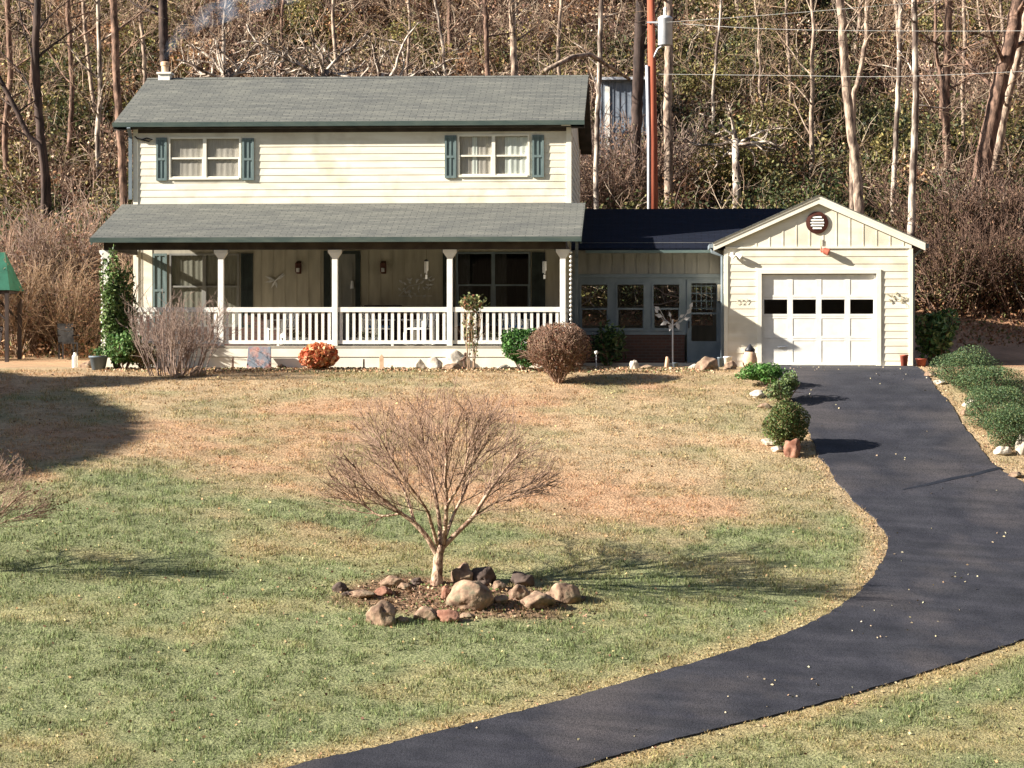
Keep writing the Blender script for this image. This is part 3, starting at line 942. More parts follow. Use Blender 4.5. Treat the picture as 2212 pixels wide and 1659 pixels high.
# --- porch roof
PXL = px_x(195, Yp); PXR = px_x(1256, Yp)
pz = px_z(523, px_x(700, Yp), Yp)               # eave line bottom of gutter
pz0 = pz + 0.12                                 # shingle edge
pw = Zw(440)
mb = MB()
mb.prism([(PXL, Yp, pz0), (PXR, Yp, pz0), (PXR, Yw - 0.022, pw), (PXL, Yw - 0.022, pw)], (0, 0, -0.05))
part(mb, 'porch_roof', M['roof'])
mb = MB()
for xx in (PXL + 0.005, PXR - 0.035):
    mb.prism([(xx, Yp + 0.01, pz0 - 0.052), (xx, Yw - 0.03, pw - 0.052), (xx, Yw - 0.03, pw - 0.17), (xx, Yp + 0.01, pz0 - 0.17)], (0.03, 0, 0))
parts(mb, 'rake_board', M['green'])
mb = MB()
mb.prism([(PXL, Yp - 0.10, pz0 - 0.004), (PXL, Yp - 0.003, pz0 - 0.004), (PXL, Yp - 0.003, pz0 - 0.12), (PXL, Yp - 0.07, pz0 - 0.12)], (PXR - PXL, 0, 0))
part(mb, 'gutter', M['green'])
# porch ceiling + beam
YB = Yp + 0.24
pxs_post = [231, 478, 724, 972, 1216]
px_posts = [px_x(p, YB) for p in pxs_post]
bz1 = pz0 - 0.02; bz0 = px_z(541, px_posts[2], YB)
mb = MB()
mb.box(px_posts[0] - 0.07, px_posts[-1] + 0.07, YB - 0.06, YB + 0.06, bz0 + 0.02, bz1 - 0.02)
for xx in (px_posts[0], px_posts[-1]):
    mb.box(xx - 0.06, xx + 0.06, YB + 0.06, Yw - 0.06, bz0 + 0.02, bz0 + 0.16)
yi0, yi1 = YB + 0.02, Yw - 0.55
rq = lambda y: pz0 + (y - Yp) * (pw - pz0) / (Yw - Yp) - 0.06
for xx in (px_posts[0], px_posts[-1]):
    mb.prism([(xx - 0.02, yi0, bz0 + 0.162), (xx - 0.02, yi1, bz0 + 0.162), (xx - 0.02, yi1, rq(yi1)), (xx - 0.02, yi0, rq(yi0))], (0.04, 0, 0))
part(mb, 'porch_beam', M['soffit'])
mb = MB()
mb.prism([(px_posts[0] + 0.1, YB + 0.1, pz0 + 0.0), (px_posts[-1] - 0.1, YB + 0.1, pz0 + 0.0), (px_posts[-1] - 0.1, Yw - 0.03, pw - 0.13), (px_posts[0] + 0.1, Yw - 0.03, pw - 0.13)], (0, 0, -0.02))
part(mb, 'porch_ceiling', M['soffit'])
# porch floor + skirt
zF = 0.0
mb = MB()
mb.box(px_posts[0] - 0.12, px_posts[-1] + 0.12, YB - 0.10, Yw - 0.052, zF - 0.05, zF)
part(mb, 'porch_floor', M['board'])
mb = MB()
zsk = -0.5
mb.box(px_posts[0] - 0.10, px_posts[-1] + 0.10, YB - 0.09, YB - 0.06, -0.265, zF - 0.053)
mb.box(px_posts[0] - 0.10, px_posts[-1] + 0.10, YB - 0.075, YB - 0.045, -0.60, -0.275)
mb.box(px_posts[0] - 0.10, px_posts[0] - 0.07, YB - 0.05, Yw - 0.06, -0.6, zF - 0.053)
mb.box(px_posts[-1] + 0.07, px_posts[-1] + 0.10, YB - 0.05, Yw - 0.06, -0.6, zF - 0.053)
part(mb, 'porch_skirt', M['trim'], label='cream boards below the porch floor')
# posts with flared capitals and brackets
for i, X in enumerate(px_posts):
    mb = MB()
    hw = 0.067
    mb.box(X - hw, X + hw, YB - hw, YB + hw, zF, bz0 - 0.19)
    w2 = 0.165
    mb.add([(X - hw, YB - hw, bz0 - 0.19), (X + hw, YB - hw, bz0 - 0.19), (X + hw, YB + hw, bz0 - 0.19), (X - hw, YB + hw, bz0 - 0.19),
            (X - w2, YB - 0.085, bz0 - 0.05), (X + w2, YB - 0.085, bz0 - 0.05), (X + w2, YB + 0.085, bz0 - 0.05), (X - w2, YB + 0.085, bz0 - 0.05)],
           [(0, 1, 5, 4), (1, 2, 6, 5), (2, 3, 7, 6), (3, 0, 4, 7), (4, 5, 6, 7), (0, 3, 2, 1)])
    mb.box(X - w2, X + w2, YB - 0.085, YB + 0.085, bz0 - 0.049, bz0 + 0.015)
    po = part(mb, 'porch_post', M['white'], bevel=0.006)
    for s in (-1, 1):
        if (i == 0 and s < 0) or (i == 4 and s > 0): continue
        mb = MB()
        pts = []
        for k in range(9):
            a_ = math.pi / 2 * k / 8
            pts.append((X + s * (w2 + 0.32 * (1 - math.cos(a_))), YB, bz0 - 0.05 + 0.17 * math.sin(a_) ))
        q = [Vector(p) for p in pts]
        V = []; Fs = []
        for p in q:
            for dy in (-0.03, 0.03):
                V += [(p.x - HL.x, p.y + dy - HL.y, p.z - 0.03 - HL.z), (p.x - HL.x, p.y + dy - HL.y, min(p.z + 0.03, bz0 + 0.2) - HL.z)]
        for k in range(8):
            a4 = 4 * k
            Fs += [(a4, a4 + 4, a4 + 5, a4 + 1), (a4 + 2, a4 + 3, a4 + 7, a4 + 6), (a4, a4 + 2, a4 + 6, a4 + 4), (a4 + 1, a4 + 5, a4 + 7, a4 + 3)]
        mb.add(V, Fs).build('bracket', M['boardb'], po)
# railing bays
zT1 = px_z(663, 0, YB); zT0 = px_z(673.5, 0, YB); zB1 = px_z(735, 0, YB); zB0 = px_z(743, 0, YB)


def rail_bay(xa, xb, side=None):
    mb = MB()
    if side is None:
        mb.box(xa, xb, YB - 0.045, YB + 0.045, zT0, zT1)
        mb.box(xa, xb, YB - 0.03, YB + 0.03, zB0, zB1)
        n = max(2, round((xb - xa) / 0.1545))
        rl = part(mb, 'porch_railing', M['white'])
        m2 = MB()
        for k in range(n):
            xx = xa + (k + 0.5) * (xb - xa) / n
            m2.box(xx - 0.034 - HL.x, xx + 0.034 - HL.x, YB - 0.022 - HL.y, YB + 0.022 - HL.y, zB1 - HL.z, zT0 - HL.z)
        xm = (xa + xb) / 2 - HL.x
        m2.box(xm - 0.03, xm + 0.03, YB - 0.025 - HL.y, YB + 0.025 - HL.y, zF - HL.z, zB0 - HL.z)
        m2.build('balusters', M['white'], rl)
    else:
        X = side
        mb.box(X - 0.045, X + 0.045, YB + 0.07, Yw - 0.06, zT0, zT1)
        mb.box(X - 0.03, X + 0.03, YB + 0.07, Yw - 0.06, zB0, zB1)
        rl = part(mb, 'porch_railing', M['white'])
        m2 = MB(); n = 20
        for k in range(n):
            yy = YB + 0.07 + (k + 0.5) * (Yw - YB - 0.13) / n
            m2.box(X - 0.022 - HL.x, X + 0.022 - HL.x, yy - 0.03 - HL.y, yy + 0.03 - HL.y, zB1 - HL.z, zT0 - HL.z)
        m2.build('balusters', M['white'], rl)


for i in range(4):
    xa = px_posts[i] + 0.067; xb = px_posts[i + 1] - 0.067
    if i == 0: xa = px_posts[0] + 0.067
    rail_bay(xa, xb)
rail_bay(0, 0, px_posts[-1])


# wall lanterns beside the door
def lantern(px, py):
    X = Xw(px); Z = Zw(py)
    mb = MB()
    mb.box(X - 0.06, X + 0.06, Yw - 0.03, Yw - 0.001, Z - 0.16, Z + 0.16)
    mb.lathe([(0.03, 0.15), (0.085, 0.10), (0.08, -0.1), (0.05, -0.16)], (X, Yw - 0.13, Z), 6)
    l = part(mb, 'wall_lantern', M['rustor'])
    mb = MB(); mb.lathe([(0.04, -0.08), (0.04, 0.02)], (X - HL.x, Yw - 0.22 - HL.y, Z - HL.z - 0.04), 6); mb.build('lamp', M['pewter'], l)


lantern(646, 578); lantern(829, 578)

# --- breezeway
BX0 = XR + 0.021; BX1 = px_x(1566, Yw)
bz_top = px_z(545, 1, Yw)
BW = [(px_x(1252, Yw), px_x(1316, Yw), Zw(715, 1300), Zw(611, 1300)), (px_x(1330, Yw), px_x(1394, Yw), Zw(715, 1300), Zw(611, 1300)), (px_x(1408, Yw), px_x(1471, Yw), Zw(715, 1300), Zw(611, 1300))]
BD = (px_x(1484, Yw), px_x(1557, Yw), -0.42, Zw(604, 1500))
zsill = Zw(719, 1300); zhead = Zw(600, 1300)
mb = MB()
for (a_, b_, c_, d_) in holes_rects(BX0, BX1, zsill, zhead - 0.003, BW + [BD]):
    mb.box(a_, b_, Yw, Yw + 0.12, c_, d_)
mb.box(BX0, BX1, Yw - 0.03, Yw + 0.10, zhead, zhead + 0.09)
mb.box(BX0, BD[0] - 0.02, Yw - 0.04, Yw - 0.002, zsill - 0.05, zsill + 0.03)
part(mb, 'breezeway_wall', M['greytrim'])
mb = MB()
mb.box(BX0, BX1, Yw + 0.0, Yw + 0.11, zhead + 0.093, bz_top + 0.25)
x = BX0 + 0.15
while x < BX1:
    mb.box(x - 0.018, x + 0.018, Yw - 0.018, Yw - 0.001, zhead + 0.093, bz_top + 0.2); x += 0.305
part(mb, 'breezeway_wall', M['boardb'], label='vertical boards under the breezeway eave')
mb = MB(); mb.box(BX0, BD[0] - 0.06, Yw - 0.02, Yw + 0.11, -0.6, zsill - 0.053)
part(mb, 'brick_base', M['brick'])
# rear wall of the breezeway with windows, so one sees through it
YRb = 65.6
mb = MB()
RW = [(px_x(p, YRb), px_x(q, YRb), 0.55, 1.62) for p, q in ((1246, 1330), (1340, 1404), (1412, 1468), (1478, 1540))]
for (a_, b_, c_, d_) in holes_rects(BX0, px_x(1566, Yw) + 0.05, -0.6, 3.0, RW): mb.box(a_, b_, YRb, YRb + 0.1, c_, d_)
for r_ in RW: mb.box(r_[0], r_[1], YRb, YRb + 0.05, 1.02, 1.07)
part(mb, 'rear_wall', M['boardb'])
mb = MB(); mb.box(BX0, BX1, Yw + 0.12, YRb, -0.5, -0.44)
part(mb, 'floor_slab', M['conc'])
for i, r_ in enumerate(BW):
    window(r_, Yw - 0.01, mull=False, curt=(), frame=M['greytrim'], rail=0.46, fw=0.045, label=['breezeway window nearest the porch', 'middle breezeway window', 'breezeway window beside the storm door'][i])
# storm door
x0, x1, z0, z1 = BD
mb = MB()
fw = 0.11
mb.box(x0, x0 + fw, Yw - 0.03, Yw + 0.02, z0, z1); mb.box(x1 - fw, x1, Yw - 0.03, Yw + 0.02, z0, z1)
mb.box(x0 + fw, x1 - fw, Yw - 0.03, Yw + 0.02, z1 - 0.09, z1); mb.box(x0 + fw, x1 - fw, Yw - 0.03, Yw + 0.02, z0, Zw(737, 1500)); mb.box(x0 + fw, x1 - fw, Yw - 0.028, Yw + 0.018, Zw(679, 1500), Zw(675, 1500))
sd = part(mb, 'storm_door', M['greytrim'])
mb = MB(); hx, hy, hz_ = 0, 0, 0
mb.add([(x0 + fw, Yw - 0.004, Zw(737, 1500)), (x1 - fw, Yw - 0.004, Zw(737, 1500)), (x1 - fw, Yw - 0.004, z1 - 0.09), (x0 + fw, Yw - 0.004, z1 - 0.09)], [(0, 1, 2, 3)]); mb.build('pane', M['glass'], sd)
mb = MB()
for k in range(1, 5):
    xx = x0 + fw + (x1 - x0 - 2 * fw) * k / 5 - hx; mb.box(xx - 0.012, xx + 0.012, Yw + 0.04 - hy, Yw + 0.06 - hy, 0.9 - hz_, z1 - hz_)
for k in range(1, 5):
    zz = 0.75 + 0.19 * k - hz_; mb.box(x0 + fw - hx, x1 - fw - hx, Yw + 0.042 - hy, Yw + 0.058 - hy, zz - 0.012, zz + 0.012)
mb.build('muntins', M['greytrim'], sd)
mb = MB(); mb.box(x0 + 0.03 - hx, x0 + 0.06 - hx, Yw - 0.07 - hy, Yw - 0.03 - hy, 0.45 - hz_, 0.62 - hz_); mb.build('handle', M['iron'], sd)
# breezeway roof
Yb0 = Yw - 0.46; be = px_z(541, 0.5, Yb0)
Ybr = 64.6; bt = px_z(451, 0.5, Ybr)
GXc = px_x(1768, Yg)
mb = MB()
mb.prism([(XR + 0.03, Yb0, be + 0.06), (3.0, Yb0, be + 0.06), (GXc - 0.3, Ybr, bt), (XR + 0.03, Ybr, bt)], (0, 0, -0.05))
mb.prism([(XR + 0.03, Ybr, bt), (GXc - 0.3, Ybr, bt), (2.6, 66.0, bt - 0.46), (XR + 0.03, 66.0, bt - 0.46)], (0, 0, -0.05))
part(mb, 'breezeway_roof', M['roofd'])
mb = MB(); mb.box(PXR + 0.02, px_x(1541, Yb0) , Yb0 - 0.02, Yb0 + 0.10, be - 0.06, be + 0.008)
mb.box(PXR + 0.05, px_x(1541, Yb0) - 0.02, Yb0 + 0.10, Yw - 0.02, be - 0.04, be - 0.02)
part(mb, 'breezeway_gutter', M['green'])
mb = MB(); mb.box(BX0 + 0.1, px_x(1600, Yw) , Yw - 0.75, Yw - 0.05, -0.62, -0.43)
part(mb, 'door_step', M['conc'])
xd = px_x(1245, Yw - 0.5)
mb = MB(); mb.tube([(PXR - 0.12, Yp + 0.3, pz0 - 0.12), (xd, Yw - 0.3, pz0 - 0.35), (xd, Yw - 0.3, -0.5)], 0.05, 4)
part(mb, 'downspout', M['greytrim'])

# --- garage
Yg1 = 64.6
GL = px_x(1567, Yg); GR = px_x(1969, Yg)
gp = px_z(424, GXc, Yg)                # peak, top of rake
gzl = px_z(541, px_x(1541, Yg), Yg)    # lower corner of the rakes
gzl_top = px_z(526, px_x(1541, Yg), Yg)
GEL = px_x(1541, Yg); GER = px_x(1998, Yg)
slope = (gp - gzl_top) / (GXc - GEL)
roofz = lambda x: gp - abs(x - GXc) * slope
belt = px_z(537, GXc, Yg)
DX0 = px_x(1645, Yg); DX1 = px_x(1893, Yg); DZ1 = px_z(591, GXc, Yg)
gz0 = -0.56
mb = siding_wall(GL + 0.06, GR - 0.06, gz0, belt, Yg, [(DX0 - 0.02, DX1 + 0.02, gz0, DZ1 + 0.02)])
part(mb, 'garage_wall', M['siding'], label='cream lapped siding on the front of the garage')
mb = MB()
side_siding(mb, GL, Yg, Yg1, gz0, belt, -1); side_siding(mb, GR, Yg, Yg1, gz0, belt, 1)
mb.box(GL, GL + 0.1, Yg + 0.12, Yg1, gz0 - 0.3, belt); mb.box(GR - 0.1, GR, Yg + 0.12, Yg1, gz0 - 0.3, belt); mb.box(GL, GR, Yg1, Yg1 + 0.1, gz0 - 0.3, belt)
part(mb, 'garage_wall', M['siding'], label='side and rear walls of the garage')
# gable of vertical boards
mb = MB()
tri = [(GL, Yg - 0.004, belt + 0.05), (GR, Yg - 0.004, belt + 0.05), (GR, Yg - 0.004, roofz(GR) - 0.18), (GXc, Yg - 0.004, gp - 0.17), (GL, Yg - 0.004, roofz(GL) - 0.18)]
mb.prism(tri[::-1], (0, 0.12, 0))
x = GL + 0.1
while x < GR - 0.05:
    if roofz(x) - 0.18 > belt + 0.1:
        mb.box(x - 0.014, x + 0.014, Yg - 0.012, Yg - 0.005, belt + 0.05, roofz(x) - 0.20)
    x += 0.323
part(mb, 'gable_wall', M['siding'], label='vertical boards in the garage gable')
mb = MB(); mb.box(GL, GR, Yg - 0.035, Yg + 0.02, belt + 0.002, belt + 0.047)
part(mb, 'belt_trim', M['trim'])
mb = MB()
mb.box(GL - 0.03, GL + 0.06, Yg - 0.03, Yg + 0.09, gz0, belt); mb.box(GR - 0.06, GR + 0.03, Yg - 0.03, Yg + 0.09, gz0, belt)
parts(mb, 'corner_board', M['trim'])
# rakes
ro = 0.10
mb = MB()
for s, xe in ((-1, GEL), (1, GER)):
    mb.prism([(xe, Yg - ro, roofz(xe)), (xe, Yg - ro, roofz(xe) - 0.175), (GXc, Yg - ro, gp - 0.185), (GXc, Yg - ro, gp)], (0, 0.03, 0))
    mb.prism([(xe, Yg - ro - 0.015, roofz(xe) + 0.003), (xe, Yg - ro - 0.015, roofz(xe) - 0.05), (GXc, Yg - ro - 0.015, gp - 0.05), (GXc, Yg - ro - 0.015, gp + 0.003)], (0, 0.013, 0))
parts(mb, 'rake_board', M['trim'], 2)
mb = MB()
for xe in (GEL, GER):
    mb.prism([(xe, Yg - ro + 0.032, roofz(xe) - 0.03), (xe, Yg - ro + 0.032, roofz(xe) - 0.05 - 0.1), (GXc, Yg - ro + 0.032, gp - 0.15), (GXc, Yg - ro + 0.032, gp - 0.03)], (0, Yg1 + 0.2 - Yg, 0))
part(mb, 'soffit', M['soffit'])
mb = MB()
for xe in (GEL - 0.02, GER + 0.02):
    mb.prism([(xe, Yg - ro - 0.03, roofz(xe) + 0.03), (xe, Yg - ro - 0.03, roofz(xe) + 0.006), (GXc, Yg - ro - 0.03, gp + 0.006), (GXc, Yg - ro - 0.03, gp + 0.03)], (0, Yg1 + 0.35 - Yg, 0))
part(mb, 'garage_roof', M['roof'])
mb = MB()
mb.box(GEL - 0.10, GEL - 0.005, Yg - 0.05, Yw - 0.6, roofz(GEL) - 0.11, roofz(GEL) - 0.01)
mb.box(GER + 0.005, GER + 0.09, Yg - 0.05, Yg1, roofz(GER) - 0.11, roofz(GER) - 0.01)
parts(mb, 'garage_gutter', M['greytrim'])
mb = MB(); mb.tube([(GEL - 0.04, Yg + 0.2, roofz(GEL) - 0.1), (GEL - 0.03, Yg + 0.12, roofz(GEL) - 0.2), (GL - 0.075, Yg + 0.05, belt - 0.18), (GL - 0.075, Yg + 0.05, -0.45)], 0.04, 4)
part(mb, 'downspout', M['greytrim'])
mb = MB(); mb.tube([(GER - 0.04, Yg + 0.2, roofz(GER) - 0.1), (GR + 0.06, Yg + 0.12, belt - 0.2), (GR + 0.06, Yg + 0.12, -0.45)], 0.04, 4)
part(mb, 'downspout', M['greytrim'])
# door surround + sectional door
mb = MB()
mb.box(DX0 - 0.11, DX0, Yg - 0.038, Yg + 0.12, gz0, DZ1 + 0.10); mb.box(DX1, DX1 + 0.11, Yg - 0.038, Yg + 0.12, gz0, DZ1 + 0.10); mb.box(DX0, DX1, Yg - 0.038, Yg + 0.12, DZ1, DZ1 + 0.10)
part(mb, 'door_frame', M['trim'])
Yd = Yg + 0.062
mb = MB()
dz = [px_z(p, GXc, Yd) for p in (788, 731, 683, 642, 593)]     # section joints bottom..top
cols4 = [DX0 + (DX1 - DX0) * k / 4 for k in range(5)]
wz0, wz1 = px_z(681, GXc, Yd), px_z(643, GXc, Yd)
for k in range(4):
    a_, b_ = cols4[k], cols4[k + 1]
    for (s0, s1) in ((dz[0], dz[1]), (dz[1], dz[2]), (dz[3], dz[4])):
        mb.box(a_ + 0.05, b_ - 0.05, Yd - 0.010, Yd + 0.035, s0 + 0.045, s1 - 0.045)
    mb.box(a_, a_ + 0.065, Yd - 0.018, Yd + 0.03, dz[0], dz[4]); mb.box(b_ - 0.065, b_, Yd - 0.018, Yd + 0.03, dz[0], dz[4])
    for zz in dz:
        mb.box(a_ + 0.065, b_ - 0.065, Yd - 0.018, Yd + 0.03, zz + (0.004 if zz != dz[0] else 0), zz + 0.055 if zz != dz[4] else zz + 0.01)
        if zz != dz[0]: mb.box(a_ + 0.065, b_ - 0.065, Yd - 0.018, Yd + 0.03, zz - 0.055, zz - 0.004)
mb.box(DX0, DX1, Yd + 0.036, Yd + 0.04, dz[0], wz0 - 0.05); mb.box(DX0, DX1, Yd + 0.036, Yd + 0.04, wz1 + 0.05, dz[4])
gd = part(mb, 'garage_door', M['white'])
for k in range(4):
    a_, b_ = cols4[k] + 0.066, cols4[k + 1] - 0.066
    mb = MB(); mb.add([(a_, Yd + 0.012, dz[2] + 0.056), (b_, Yd + 0.012, dz[2] + 0.056), (b_, Yd + 0.012, dz[3] - 0.056), (a_, Yd + 0.012, dz[3] - 0.056)], [(0, 1, 2, 3)])
    mb.build('window', M['glassd'], gd)
mb = MB(); mb.tube([(cols4[1] - 0.3 - hx, Yd - 0.045 - hy, -0.03 - hz_), (cols4[1] - 0.08 - hx, Yd - 0.045 - hy, -0.01 - hz_)], 0.015, 6); mb.build('handle', M['galv'], gd)
mb = MB(); mb.box(GL + 0.1, GR - 0.1, Yg + 0.5, Yg1, gz0 - 0.1, gz0 + 0.06); part(mb, 'garage_floor', M['conc'])
mb = MB(); mb.box(DX0 - 0.1, GR + 0.03, Yg - 0.12, Yg + 0.5, -0.56, -0.475); part(mb, 'garage_apron', M['conc'])
# gable vent
vx, vz = px_x(1765, Yg), px_z(481, GXc, Yg)
mb = MB()
n = 28
ring = []
for k in range(n):
    a_ = 2 * math.pi * k / n; ca, sa = math.cos(a_), math.sin(a_)
    ring += [(vx + 0.27 * ca, Yg - 0.035, vz + 0.27 * sa), (vx + 0.18 * ca, Yg - 0.05, vz + 0.18 * sa), (vx + 0.18 * ca, Yg - 0.006, vz + 0.18 * sa), (vx + 0.27 * ca, Yg - 0.006, vz + 0.27 * sa)]
Fs = []
for k in range(n):
    i4 = 4 * k; j4 = 4 * ((k + 1) % n)
    for q in range(3): Fs.append((i4 + q, i4 + q + 1, j4 + q + 1, j4 + q))
mb.add(ring, Fs)
gv = part(mb, 'gable_vent', M['rustor'])
mb = MB(); mb.add([(vx + 0.18 * math.cos(2 * math.pi * k / n) - hx, Yg - 0.0265 - hy, vz + 0.18 * math.sin(2 * math.pi * k / n) - hz_) for k in range(n)], [tuple(range(n))]); mb.build('vent_back', M['black'], gv)
mb = MB()
for k in range(-2, 3):
    zz = vz + k * 0.068; hw = math.sqrt(max(0.18 ** 2 - (k * 0.068) ** 2, 0.001)) * 0.93
    mb.prism([(vx - hw - hx, Yg - 0.055 - hy, zz - 0.02 - hz_), (vx + hw - hx, Yg - 0.055 - hy, zz - 0.02 - hz_), (vx + hw - hx, Yg - 0.03 - hy, zz + 0.02 - hz_), (vx - hw - hx, Yg - 0.03 - hy, zz + 0.02 - hz_)], (0, 0, 0.006))
mb.build('louvres', M['white'], gv)
# lamp below the vent, floodlight at the corner
mb = MB(); lx, lz = px_x(1777, Yg), px_z(541, GXc, Yg)
mb.box(lx - 0.05, lx + 0.05, Yg - 0.06, Yg - 0.03, lz - 0.05, lz + 0.05); mb.tube([(lx, Yg - 0.05, lz), (lx + 0.03, Yg - 0.09, lz), (lx + 0.14, Yg - 0.12, lz - 0.05)], [0.05, 0.07, 0.085], 10)
sl = part(mb, 'security_lamp', M['terra'])
mb = MB(); mb.tube([(lx - 0.05, Yg - 0.03, lz + 0.02), (lx - 0.05, Yg - 0.03, lz + 0.28)], 0.012, 6); part(mb, 'conduit', M['tan'])
mb = MB(); fx, fz = px_x(1583, Yg), px_z(548, GXc, Yg)
mb.lathe([(0.05, 0), (0.05, 0.03)], (fx, Yg - 0.05, fz), 10)
for dx in (-0.05, 0.12):
    mb.tube([(fx + dx * 0.3, Yg - 0.05, fz), (fx + dx, Yg - 0.08, fz - 0.03), (fx + dx + 0.08, Yg - 0.11, fz - 0.09)], [0.02, 0.035, 0.06], 10)
part(mb, 'floodlight', M['white'])
mb = MB(); mb.box(GL - 0.14, GL - 0.032, Yw - 0.18, Yw - 0.02, px_z(650, 2, Yw), px_z(615, 2, Yw)); part(mb, 'junction_box', M['trim'])
# house number
cu = bpy.data.curves.new('house_number', 'FONT'); cu.body = '327'; cu.size = 0.18; cu.extrude = 0.002; cu.space_character = 1.25
ob = bpy.data.objects.new('tmp', cu); C.objects.link(ob)
dg = bpy.context.evaluated_depsgraph_get(); mesh = bpy.data.meshes.new_from_object(ob.evaluated_get(dg)); bpy.data.objects.remove(ob)
mesh.materials.append(noisy('faded_number', (0.62, 0.55, 0.44), (0.70, 0.62, 0.50), 5, 0.7)) if not mesh.materials else None
hn = bpy.data.objects.new('house_number', mesh); C.objects.link(hn); hn.parent = house; hn.matrix_parent_inverse = HM
hn.location = (px_x(1588, Yg), Yg - 0.032, px_z(656, GXc, Yg)); hn.rotation_euler = (R(90), 0, 0)

# ------------------------------------------------------------------ vegetation generators
def grow(segs, p, d, L, r, lvl, cfg, g, tips=None):
    """recursive limb; cfg: list of dicts per level"""
    c = cfg[lvl]
    n = c.get('n', 5)
    step = L / n
    pts = [p.copy()]; rads = [r]
    for i in range(n):
        d = (d + Vector((g.uniform(-1, 1), g.uniform(-1, 1), g.uniform(-1, 1))) * c.get('wig', 0.15) + Vector((0, 0, c.get('up', 0.0)))).normalized()
        q = p + d * step
        r2 = r * (1 - (i + 1) / n * (1 - c.get('taper', 0.35))) if False else rads[0] * (1 - (i + 1) / n * (1 - c.get('taper', 0.35)))
        segs.append((p.x, p.y, p.z, q.x, q.y, q.z, rads[-1], r2))
        pts.append(q); rads.append(r2); p = q
    if lvl + 1 < len(cfg):
        k = c.get('kids', 4)
        k = max(1, int(round(k * g.uniform(0.75, 1.25))))
        for j in range(k):
            t = c.get('start', 0.3) + (1 - c.get('start', 0.3)) * (j + g.random()) / k
            i = min(n - 1, int(t * n)); f = t * n - i
            bp_ = pts[i].lerp(pts[min(i + 1, n)], min(f, 1)); dd = (pts[min(i + 1, n)] - pts[i]).normalized()
            perp = dd.orthogonal().normalized(); perp.rotate(Matrix.Rotation(g.uniform(0, 6.283), 3, dd))
            ang = R(g.uniform(*c.get('ang', (30, 60))))
            nd = dd * math.cos(ang) + perp * math.sin(ang)
            nd = (nd + Vector((0, 0, c.get('lift', 0.1)))).normalized()
            rr = min(rads[i] * c.get('kr', 0.6), rads[i])
            grow(segs, bp_, nd, L * c.get('kl', 0.6) * g.uniform(0.7, 1.2) * (1.15 - 0.5 * t), max(rr, c.get('rmin', 0.004)), lvl + 1, cfg, g, tips)
        # continuation
    elif tips is not None:
        tips.append(pts[-1]); tips.append(pts[len(pts) // 2])


def crown_mesh(segs, thick, mat_limb, mat_twig, parent, name='crown'):
    a_ = np.asarray(segs, float); big = a_[:, 6] > thick
    V1, F1 = tubes_np(a_[big], 4) if big.any() else (np.zeros((0, 3)), np.zeros((0, 4), int))
    V2, F2 = tubes_np(a_[~big], 3)
    o = mesh_np(name, np.concatenate([V1, V2]), np.concatenate([F1, F2 + len(V1)]), mat_limb, parent)
    o.data.materials.append(mat_twig)
    mi = np.zeros(len(F1) + len(F2), np.int32); mi[len(F1):] = 1
    o.data.polygons.foreach_set('material_index', mi)
    return o


def seg_mesh(name, segs, mat, parent=None, n=4):
    V, Fq = tubes_np(segs, n)
    return mesh_np(name, V, Fq, mat, parent, smooth=False)


def pal(k, cols, g, jit=0.25):
    cols = np.array(cols); i = g.integers(0, len(cols), k)
    c = cols[i] * (1 + g.uniform(-jit, jit, (k, 1))) * (1 + g.uniform(-0.07, 0.07, (k, 3)))
    return np.clip(c, 0, 1)


def leaf_mesh(name, cen, size, cols, mat, parent=None, aspect=0.55, seed=1, flat=0.0):
    V, Fq = leaves_np(np.asarray(cen), size, aspect, flat, seed)
    return mesh_np(name, V, Fq, mat, parent, cols=np.repeat(cols, 4, 0))


def blob_pts(n, rx, ry, rz, g, shell=0.5, lump=0.25, seed=0, lumps=9):
    """points in an uneven ellipsoid, made of lobes"""
    c = g.normal(size=(lumps, 3)); c /= np.linalg.norm(c, axis=1, keepdims=True)
    d = g.normal(size=(n, 3)); d /= np.linalg.norm(d, axis=1, keepdims=True)
    dots = d @ c.T
    bump = np.max(np.clip(dots, 0, 1) ** 6, axis=1)
    r = (1 - shell * g.random(n) ** 1.6) * (1 - lump + lump * bump * 1.3)
    p = d * r[:, None]
    return p * np.array([rx, ry, rz])


# evergreen / leafy shrub
def leafy_shrub(name, loc, rx, ry, h, n, leafsize, cols, label, cat='shrub', group=None, seed=1, mat=None, stems=7, z0=0.05, lump=0.3, shell=0.55, flatbottom=True, stemmat=None, aspect=0.5):
    g = np.random.default_rng(seed); gr = random.Random(seed)
    root = empty(name, loc)
    tag(root, label, cat, group)
    p = blob_pts(n, rx, ry, h / 2, g, shell, lump, seed, 11)
    p[:, 2] += h / 2 + z0
    if flatbottom: p[:, 2] = np.maximum(p[:, 2], 0.03 + 0.06 * g.random(n))
    leaf_mesh('foliage', p, leafsize * g.uniform(0.7, 1.3, n), pal(n, cols, g, 0.3), mat or M['leafg'], root, aspect, seed)
    segs = []
    for k in range(stems):
        a_ = gr.uniform(0, 6.28); d = Vector((math.cos(a_) * 0.5 * rx / h * 2, math.sin(a_) * 0.5 * ry / h * 2, 1)).normalized()
        grow(segs, Vector((math.cos(a_) * 0.05, math.sin(a_) * 0.05, 0)), d, h * 0.75, 0.02, 0, [dict(n=4, wig=0.12, kids=4, kl=0.5), dict(n=3, wig=0.2)], gr)
    seg_mesh('stems', segs, stemmat or M['bark_m'], root, 4)
    return root


